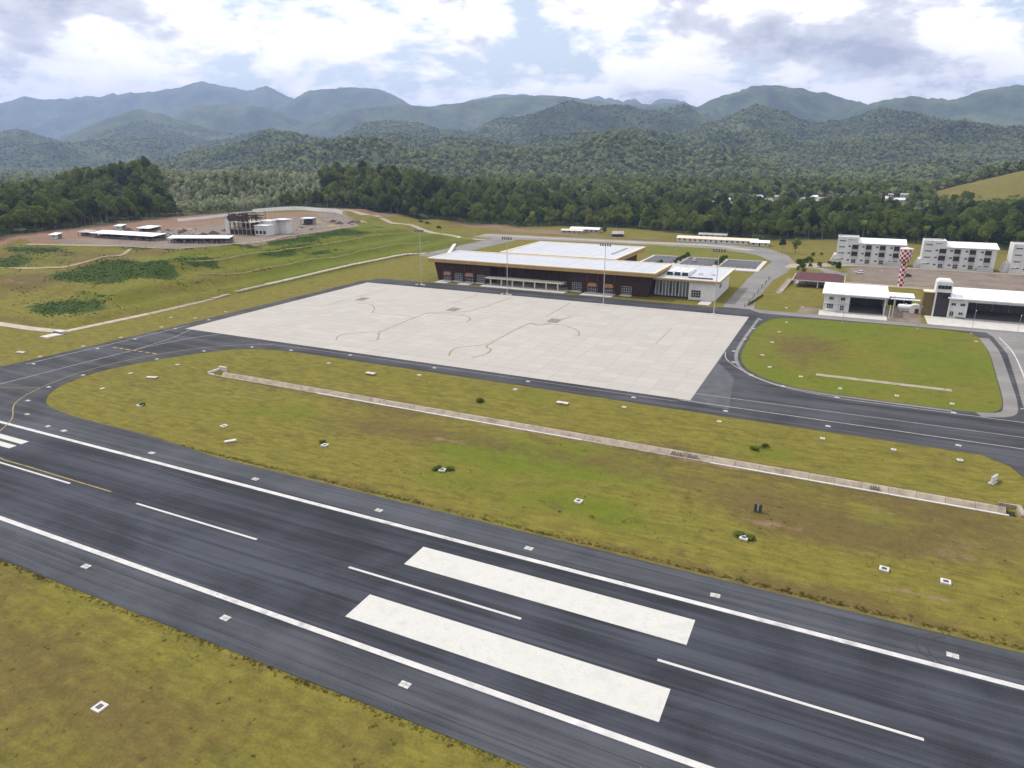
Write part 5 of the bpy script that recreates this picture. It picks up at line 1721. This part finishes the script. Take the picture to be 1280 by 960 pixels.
# plantation and palm sources are real trees as well
plant_src = []
for i in range(3):
    h = [10, 11.5, 9.0][i]; r = [3.1, 3.4, 2.9][i]
    cm = crown_mesh('crown', 70 + i, lobes_round(30 + i, h, r, 5, .32), .62, 420, LEAF_P)
    plant_src.append(tree_kind('plantation_tree', 'pale grey-green young plantation tree at the edge behind the hoarding', 'plantation trees behind the hoarding', cm, trunk_mesh('trunk', h * .6, .14, BARKP, 50 + i)))
palm_src = []
for i in range(2):
    h = [13, 15][i]
    b = MB(); b.tube((0, 0, -.3), (.3, .1, h * .5), .26, .19, 6).tube((.3, .1, h * .5), (0, 0, h), .19, .14, 6)
    palm_src.append(tree_kind('palm_tree', 'coconut palm with a loose head of fronds standing at the forest edge', 'coconut palms at the forest edge', palm_crown('crown', i, h), b.mesh('trunk', BARKP)))

# forest edge: individuals, two ranks
line = []
for a, b_ in zip(FEDGE[:-1], FEDGE[1:]):
    n = max(1, int(np.hypot(b_[0] - a[0], b_[1] - a[1]) / 6.6))
    for k in range(n):
        line.append((a[0] + (b_[0] - a[0]) * k / n, a[1] + (b_[1] - a[1]) * k / n))
tr = random.Random(17)
used = {}
cnt = 0
def place(src, u, v, s):
    z = H1(u, v) - .15
    k = id(src[0])
    sc = (s * tr.uniform(.9, 1.12), s * tr.uniform(.9, 1.12), s * tr.uniform(.9, 1.1))
    if k not in used:
        used[k] = 1
        src[0].location = (u, v, z); src[0].rotation_euler.z = tr.uniform(0, 6.28); src[0].scale = sc
    else:
        copy_tree(src[0], (u, v, z), tr.uniform(0, 6.28), sc)
def px_of(u, v):
    w0, w1 = cam_frame(u, v)
    return 640 + FPX / CP * w0 / w1
rank_n = 0
for rank in (0, 1):
    for (u, v) in line:
        w0, w1 = cam_frame(u, v)
        D = math.hypot(w0, w1)
        off = (3 + rank * 8 + tr.uniform(0, 5)) / D
        uu, vv = u * (1 + off) + tr.uniform(-1.5, 1.5), v * (1 + off) + tr.uniform(-1.5, 1.5)
        px = px_of(uu, vv)
        if not (-40 < px < 1320) or rank_n >= 284:
            continue
        rank_n += 1
        if 205 < px < 345:
            place(tr.choice(plant_src), uu, vv, tr.uniform(.9, 1.15))
        elif tr.random() < .04:
            place(tr.choice(palm_src), uu, vv, tr.uniform(.8, 1.05))
        else:
            s = tr.uniform(.6, .98) * (.88 if 560 < px < 860 else 1.0)
            if 560 < px < 860:
                src = tr.choice([protos[2], protos[4], protos[5], protos[0]])
            else:
                src = tr.choice(protos)
            place(src, uu, vv, s)
for src in protos + plant_src + palm_src:
    if id(src[0]) not in used:
        place(src, *[c * 1.02 for c in line[60]], 1.0)

# roadside fence
fc = thing('roadside_fence', 'low fence of brown and pale posts with two rails along the access road verge', 'fence', (0, 0, 0))
fa, fb = np.array(at(931, 384)), np.array(at(962, 349))
for k in range(19):
    p_ = fa + (fb - fa) * k / 18
    MB().box(p_[0] - .12, p_[0] + .12, p_[1] - .12, p_[1] + .12, -.1, 1.7).build('post', [TIMB, CONC_W, BARK][k % 3], fc)
for z_ in (.7, 1.4):
    MB().tube((fa[0], fa[1], z_), (fb[0], fb[1], z_), .05, .05, 5).build('rail', GALV, fc)
# a few trees of their own
def lone(px, py, src, s, label, zsc=1.0):
    u, v = at(px, py)
    o = copy_tree(src[0], (u, v, H1(u, v)), tr.uniform(0, 6), (s, s, s * zsc), label)
    if 'group' in o:
        del o['group']
    return o
lone(977, 316, protos[6], .56, 'slim dark tree on the lawn beside the access road, closer to the long barrack', 1.05)
lone(994, 317, protos[4], .56, 'slim dark tree on the lawn beside the access road, closer to the staff blocks', 1.05)
lone(832, 290, protos[2], .72, 'rounded bright green tree standing out in front of the forest behind the long barrack')
lone(755, 293, protos[0], .42, 'small dark tree beside the grey-roofed hut behind the terminal')
lone(999, 334, protos[5], .36, 'small dark tree near the roof corner of the maroon shelter')
lone(1047, 341, protos[3], .30, 'small dark tree at the far end of the maroon roofed shelter')

# bushes
bush_me = [crown_mesh('bush', 90 + i, lobes_round(60 + i, 2.0, 1.25, 5, .2), .26, 170, LEAF_B) for i in range(3)]
def bush(px, py, s, label, group=None, flat=1.0, uv=None):
    u, v = uv or at(px, py)
    o = link('bush', random.choice(bush_me), None, (u, v, H1(u, v) - .12), random.uniform(0, 6), (s, s, s * flat))
    return tag(o, label, 'bush', group)
for u in (-95.2, -70.8):
    for k in range(9):
        bush(0, 0, random.uniform(1.1, 1.5), 'dark hedge bush in the planted bed between two car park bays', 'hedge bushes between the parking bays', 1.2, uv=(u + random.uniform(-.6, .6), 435 + k * 4.1))
for k in range(9):
    bush(0, 0, random.uniform(1.0, 1.5), 'dark bush in the bed between terminal rear wing and car park', 'bushes beside the terminal rear wing', 1.1, uv=(-103 + random.uniform(-1, 1), 405 + k * 3))
for px, py, s, lab in [(600, 498, 1.0, 'green bush on the bank between drain and apron shoulder'), (944, 557, .9, 'low green bush on the bank above the drain, one of two'), (957, 554, .8, 'low green bush on the bank above the drain, one of two'),
                       (403, 553, .8, 'dark weed clump beside a cable pit near the runway, one of three'), (547, 586, .9, 'dark weed clump beside a cable pit near the runway, one of three'), (562, 586, .8, 'dark weed clump beside a cable pit near the runway, one of three'),
                       (925, 669, .9, 'dark weed clump around the cable pit below the twin marker'), (938, 673, .8, 'dark weed clump around the cable pit below the twin marker'), (178, 506, .8, 'dark weed clump beside the cable pit inside the taxiway bend')]:
    grp = 'bushes: ' + lab if 'one of' in lab or 'twin marker' in lab else None
    lab = lab.replace(', one of two', '').replace(', one of three', '')
    bush(px, py, s, lab, grp, .4 if 'weed' in lab else .6)
for k in range(26):
    px, py = random.choice([(1012, 326), (1020, 322), (1006, 330), (1030, 331), (1040, 334), (1000, 338)])
    bush(px + random.uniform(-7, 7), py + random.uniform(-4, 4), random.uniform(.8, 1.5), 'scrubby bush on the rough ground behind the maroon roofed shelter', 'bushes behind the maroon roofed shelter')
for k in range(8):
    bush(936 + k * 2.4, 382 - k * 1.6, random.uniform(.5, .8), 'small dark shrub planted along the access road verge', 'shrubs along the access road', .9)

# ------------------------------------------------------------------ masses nobody could count: far forest, scrub, grass
def scatter(name, label, cat, pts, scl, rot, idx, sources, extra=None, parent=None):
    me = bpy.data.meshes.new(name)
    me.vertices.add(len(pts))
    me.vertices.foreach_set('co', np.ascontiguousarray(pts, np.float32).ravel())
    for nm, ty, key, arr in [('scl', 'FLOAT_VECTOR', 'vector', scl), ('rot', 'FLOAT_VECTOR', 'vector', rot), ('idx', 'INT', 'value', idx)]:
        a_ = me.attributes.new(nm, ty, 'POINT')
        a_.data.foreach_set(key, np.ascontiguousarray(arr, np.int32 if ty == 'INT' else np.float32).ravel())
    for nm, arr in (extra or {}).items():
        a_ = me.attributes.new(nm, 'FLOAT_VECTOR', 'POINT')
        a_.data.foreach_set('vector', np.ascontiguousarray(arr, np.float32).ravel())
    me.update()
    o = link(name, me)
    ng = bpy.data.node_groups.new(name + '_scatter', 'GeometryNodeTree')
    ng.interface.new_socket('Geometry', in_out='INPUT', socket_type='NodeSocketGeometry')
    ng.interface.new_socket('Geometry', in_out='OUTPUT', socket_type='NodeSocketGeometry')
    N, L = ng.nodes.new, ng.links.new
    gi, go = N('NodeGroupInput'), N('NodeGroupOutput')
    ip = N('GeometryNodeInstanceOnPoints')
    jn = N('GeometryNodeJoinGeometry')
    for s in sources:
        if isinstance(s, bpy.types.Object):
            oi = N('GeometryNodeObjectInfo')
            oi.inputs['Object'].default_value = s
            oi.inputs['As Instance'].default_value = True
            oi.transform_space = 'ORIGINAL'
            L(oi.outputs['Geometry'], jn.inputs[0])
    def named(nm, ty):
        a_ = N('GeometryNodeInputNamedAttribute'); a_.data_type = ty
        a_.inputs['Name'].default_value = nm
        return a_.outputs['Attribute']
    L(gi.outputs[0], ip.inputs['Points'])
    L(jn.outputs[0], ip.inputs['Instance'])
    ip.inputs['Pick Instance'].default_value = True
    L(named('idx', 'INT'), ip.inputs['Instance Index'])
    er = N('FunctionNodeEulerToRotation')
    L(named('rot', 'FLOAT_VECTOR'), er.inputs[0])
    L(er.outputs[0], ip.inputs['Rotation'])
    L(named('scl', 'FLOAT_VECTOR'), ip.inputs['Scale'])
    L(ip.outputs[0], go.inputs[0])
    md = o.modifiers.new('scatter', 'NODES')
    md.node_group = ng
    return tag(o, label, cat, kind='stuff')


def polar_points(r0, r1, area, fov=41):
    """jittered points ahead of the camera, one per `area` square metres"""
    t = R(fov)
    n = int((r1 ** 2 - r0 ** 2) * t / area)
    th_ = rng.uniform(-t, t, n); r = np.sqrt(rng.uniform(r0 ** 2, r1 ** 2, n))
    w0, w1 = r * np.sin(th_), r * np.cos(th_)
    u = w0 * CA + w1 * SA; v = -w0 * SA + w1 * CA
    return u, v, r, 640 + FPX / CP * w0 / w1


def clear_of_village(u, v):
    k = np.ones(len(u), bool)
    for (a, b_) in VPOS:
        D = math.hypot(a, b_)
        ux, uy = a / D, b_ / D
        al = (u - a - 7) * ux + (v - b_ - 4) * uy
        ac = -(u - a - 7) * uy + (v - b_ - 4) * ux
        k &= ~((al < 11) & (al > -95) & (np.abs(ac) < 8.5))
    return k


def emit(name, label, u, v, sources, s0, s1, zscale=(.72, 1.3), sink=.2):
    n = len(u)
    z = hgt(u, v) - sink
    s = s0 + (s1 - s0) * rng.random(n) ** 1.7
    scl = np.stack([s * rng.uniform(.88, 1.12, n), s * rng.uniform(.88, 1.12, n), s * rng.uniform(*zscale, n)], -1)
    rot = np.stack([rng.uniform(-.06, .06, n), rng.uniform(-.06, .06, n), rng.uniform(0, 6.283, n)], -1)
    return scatter(name, label, 'forest', np.stack([u, v, z], -1), scl, rot, rng.integers(0, len(sources), n), sources)


# hills: coarse canopy
can_me = []
for i in range(4):
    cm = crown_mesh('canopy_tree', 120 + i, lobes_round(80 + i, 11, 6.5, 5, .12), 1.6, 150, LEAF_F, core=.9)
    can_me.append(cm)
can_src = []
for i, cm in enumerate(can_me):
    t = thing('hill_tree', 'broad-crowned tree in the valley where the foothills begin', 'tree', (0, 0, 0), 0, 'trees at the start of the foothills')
    c = link('crown', cm, t); link('trunk', trunk_mesh('trunk', 9, .3, BARK, 200 + i), t)
    uu, vv = at(430 + i * 190, 222, 0)
    t.location = (uu, vv, H1(uu, vv)); can_src.append(c)
u, v, r, px = polar_points(420, 1500, 25, 50)
be = behind_edge(u, v)
ok = (be > 17) & (GHILL(u, v) < .5) & (r < 1500) & clear_of_village(u, v)
sand_ = np.exp(-(((u - 49) / 30) ** 2 + ((v - 960) / 110) ** 2)) > .35
ok &= ~sand_
hz_ = hgt(u, v)
plan = ok & (px > 195) & (px < 400) & (be < 330)
plan |= ok & (px > 195) & (px < 330) & (be < 380)
rest = ok & ~plan
emit('plantation', 'pale grey-green young plantation covering the slope behind the hoarding', u[plan], v[plan], [s[1] for s in plant_src], .68, .95)
near_ = rest & (r < 900)
lightb = near_ & ((fbm(u / 90.0, v / 90.0, 3) + rng.normal(0, .1, len(u)) > .54) | ((px > 560) & (px < 900) & (be < 60)))
darkb = near_ & ~lightb
emit('dark_forest', 'dense dark green forest belt round the airfield', u[darkb], v[darkb], [protos[i][1] for i in (0, 1, 3, 5, 6)], .42, 1.08)
emit('light_forest', 'lighter green stands of trees within the forest belt', u[lightb], v[lightb], [protos[i][1] for i in (2, 4)], .48, .95)
val = rest & (r >= 900) & (fbm(u / 110.0 + 3, v / 110.0, 3) + rng.normal(0, .03, len(u)) < .66)
pm = val & (rng.random(len(u)) < .16)
vl = val & ~pm
emit('valley_forest', 'mixed trees filling the valley floor beyond the belt', u[vl], v[vl], [protos[2][1], protos[4][1], protos[0][1]] + can_src[:3], .38, 1.0)
emit('valley_palms', 'coconut palms scattered through the valley trees', u[pm], v[pm], [s[1] for s in palm_src], .8, 1.15)
u, v, r, px = polar_points(1500, 3600, 62, 46)
ok = hgt(u, v) < 500
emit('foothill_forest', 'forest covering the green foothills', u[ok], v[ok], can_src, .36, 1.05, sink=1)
u, v, r, px = polar_points(3600, 5400, 150)
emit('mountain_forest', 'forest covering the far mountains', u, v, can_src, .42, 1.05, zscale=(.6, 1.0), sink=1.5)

# scrub on the embankment and rough grass on the airfield
n = 90000
u = rng.uniform(-470, -262, n); v = rng.uniform(156, 500, n)
A_, B_ = masks(u, v)
ok = (B_[:, 0] + (fbm(u / 9.0, v / 9.0, 4) - .5) * 1.5 + rng.normal(0, .2, n) > .62) & (A_[:, 2] < .5) & (behind_edge(u, v) < -8)
u, v = u[ok], v[ok]
nn = len(u); s = rng.uniform(.10, .36, nn)
scatter('embankment_scrub', 'dark green low scrub in patches on the embankment', 'scrub', np.stack([u, v, hgt(u, v) - .1], -1), np.stack([s, s, s * rng.uniform(.35, .7, nn)], -1), np.stack([0 * s, 0 * s, rng.uniform(0, 6.28, nn)], -1), rng.integers(0, 3, nn),
        [o for o in bpy.data.objects if o.type == 'MESH' and o.name.startswith('bush')][:3])


def tuft_mesh(i):
    g_ = random.Random(300 + i)
    b = MB()
    for k in range(16):
        a = g_.uniform(0, 6.28); d = g_.uniform(.0, .5)
        x, y = math.cos(a) * d, math.sin(a) * d
        h = g_.uniform(.08, .22); w_ = g_.uniform(.05, .11); l_ = g_.uniform(.05, .22); t = g_.uniform(0, 6.28); f_ = g_.uniform(0, 6.28)
        dx, dy = math.cos(f_) * w_, math.sin(f_) * w_
        _ = 0
        b.poly([(x - dx, y - dy, -.02), (x + dx, y + dy, -.02), (x + dx * .4 + math.cos(t) * l_, y + dy * .4 + math.sin(t) * l_, h), (x - dx * .4 + math.cos(t) * l_, y - dy * .4 + math.sin(t) * l_, h)])
    return b.mesh('grass_clump', TUFT)


clump = []
for i in range(3):
    o = link('grass_clump', tuft_mesh(i), None, (*at(700 + 40 * i, 640 + 6 * i), 0.0))
    clump.append(tag(o, 'small olive grass clump in the runway strip by a cable pit', 'grass', 'small grass clumps in the runway strip', kind='stuff'))
def on_pavement(u, v):
    k = (v > RW0 - .1) & (v < RW1 + .1)
    k |= inside(u, v, tl) & ~inside(u, v, oval)
    k |= (v > 144.7) & (v < 148.9) & (u > DR_U0 - 3) & (u < DR_U1 + 1)
    k |= (v > 305.5)
    return k
parts_ = []
for (u0, u1, v0, v1, dens) in [(-150, 15, 18, 53.4, .10), (-205, 45, 98, 125, .07), (-205, 45, 125, 174, .05), (-30, 50, 200, 306, .03)]:
    n = int((u1 - u0) * (v1 - v0) * dens)
    parts_.append(np.stack([rng.uniform(u0, u1, n), rng.uniform(v0, v1, n)], -1))
# untidy verges
for vv, sg_ in ((RW0, -1), (99.2, 1)):
    n = 1300
    parts_.append(np.stack([rng.uniform(-160, 36, n), vv + sg_ * np.abs(rng.normal(0, .5, n))], -1))
P_ = np.concatenate(parts_)
ok = ~on_pavement(P_[:, 0], P_[:, 1])
P_ = P_[ok]
A_, B_ = masks(P_[:, 0], P_[:, 1])
nn = len(P_)
U_, V_ = P_[:, 0], P_[:, 1]
bump = (fbm(U_ / 16.0, V_ / 16.0, 4) - 0.5) * 0.7 + (fbm(U_ / 4.0, V_ / 4.0, 3) - 0.5) * 0.2
amp = sstep(101, 106, V_) * sstep(143, 138, V_) + sstep(151, 155, V_) * sstep(171, 166, V_) * sstep(-170, -160, U_)
amp = np.maximum(amp, sstep(48, 40, V_)) * sstep(36, 30, U_) * sstep(-205, -180, U_)
s = rng.uniform(.35, .85, nn) * (.35 + .9 * fbm(U_ / 7.0, V_ / 7.0, 3))
scatter('airfield_grass', 'rough olive grass over the runway strip and the islands', 'grass', np.stack([U_, V_, amp * bump - .03 + hgt(U_, V_)], -1), np.stack([s, s, s * rng.uniform(.6, 1.1, nn)], -1),
        np.stack([0 * s, 0 * s, rng.uniform(0, 6.28, nn)], -1), rng.integers(0, 3, nn), clump, {'mask_a': A_, 'mask_b': B_})

# ------------------------------------------------------------------ the air
hz = MB().box(-13500, 13500, -13500, 13500, -12, 1130).mesh('haze', [])
hm = bpy.data.materials.new('haze_air')
nt = nodes_of(hm)
o_ = nt.nodes.new('ShaderNodeOutputMaterial')
pv = nt.nodes.new('ShaderNodeVolumePrincipled')
pv.inputs['Color'].default_value = (0.46, 0.61, 1.0, 1)
pv.inputs['Density'].default_value = HAZE_DENSITY
pv.inputs['Anisotropy'].default_value = 0.2
nt.links.new(pv.outputs[0], o_.inputs['Volume'])
hz.materials.append(hm)
ho = link('haze', hz)
tag(ho, 'thin bluish haze lying over the valley and the mountains', 'haze', kind='stuff')


# ------------------------------------------------------------------ unseen clouds overhead, placed above the haze to cast shade on the hills
CLOUDM = mat('cloud_white', (0.86, 0.86, 0.88), 1.0, 0.0, var=0.03, scale=0.004, fine=0.02, bstr=0.0)
def cloud(gx, gy, gz, alt, w, d, seed, label):
    """a flat-based cumulus whose shade falls on ground point (gx, gy, gz)"""
    g_ = random.Random(seed)
    k = (alt - gz) / sdir.z
    cx, cy = gx + sdir.x * k, gy + sdir.y * k
    b = MB()
    nl = 9
    for i in range(nl):
        a = g_.uniform(0, 6.283); q = math.sqrt(g_.random())
        x, y = math.cos(a) * q * w * .6, math.sin(a) * q * d * .6
        r = min(w, d) * g_.uniform(.32, .6) * (1.15 - .5 * q)
        nu, nv = 18, 9
        ring = []
        for j in range(nv + 1):
            ph = -math.pi / 2 + math.pi * j / nv
            row = []
            for t in range(nu):
                th_ = 2 * math.pi * t / nu
                rr2 = r * (1 + g_.uniform(-.09, .09))
                zz = math.sin(ph) * rr2 * .62
                row.append((x + math.cos(th_) * math.cos(ph) * rr2, y + math.sin(th_) * math.cos(ph) * rr2, max(zz, -r * .12)))
            ring.append(row)
        for j in range(nv):
            for t in range(nu):
                t2 = (t + 1) % nu
                b.poly([ring[j][t], ring[j][t2], ring[j + 1][t2], ring[j + 1][t]])
    o = b.build('cloud', CLOUDM, None, (cx, cy, alt))
    o.rotation_euler.z = g_.uniform(-.3, .3) + .446
    return tag(o, label, 'cloud')
def ground_at(px, D):
    w0 = (px - 640) * D * CP / FPX
    u, v = w0 * CA + D * SA, -w0 * SA + D * CA
    return u, v, H1(u, v)
cloud(*ground_at(745, 3700), 1750, 620, 420, 1, 'broad unseen flat-based cumulus shading the rounded hill behind the valley')
cloud(*ground_at(190, 4300), 1800, 620, 420, 2, 'unseen cumulus shading the pointed hill beyond the plantation')
cloud(*ground_at(430, 5600), 1900, 500, 350, 5, 'unseen cumulus shading the long ridge between the peaks')
cloud(*ground_at(1010, 5000), 1850, 420, 260, 6, 'unseen cumulus shading the shoulder of the highest right-hand mountain')
cloud(*ground_at(1180, 2500), 1650, 380, 160, 7, 'unseen cumulus shading the foothills above the open grass hill')
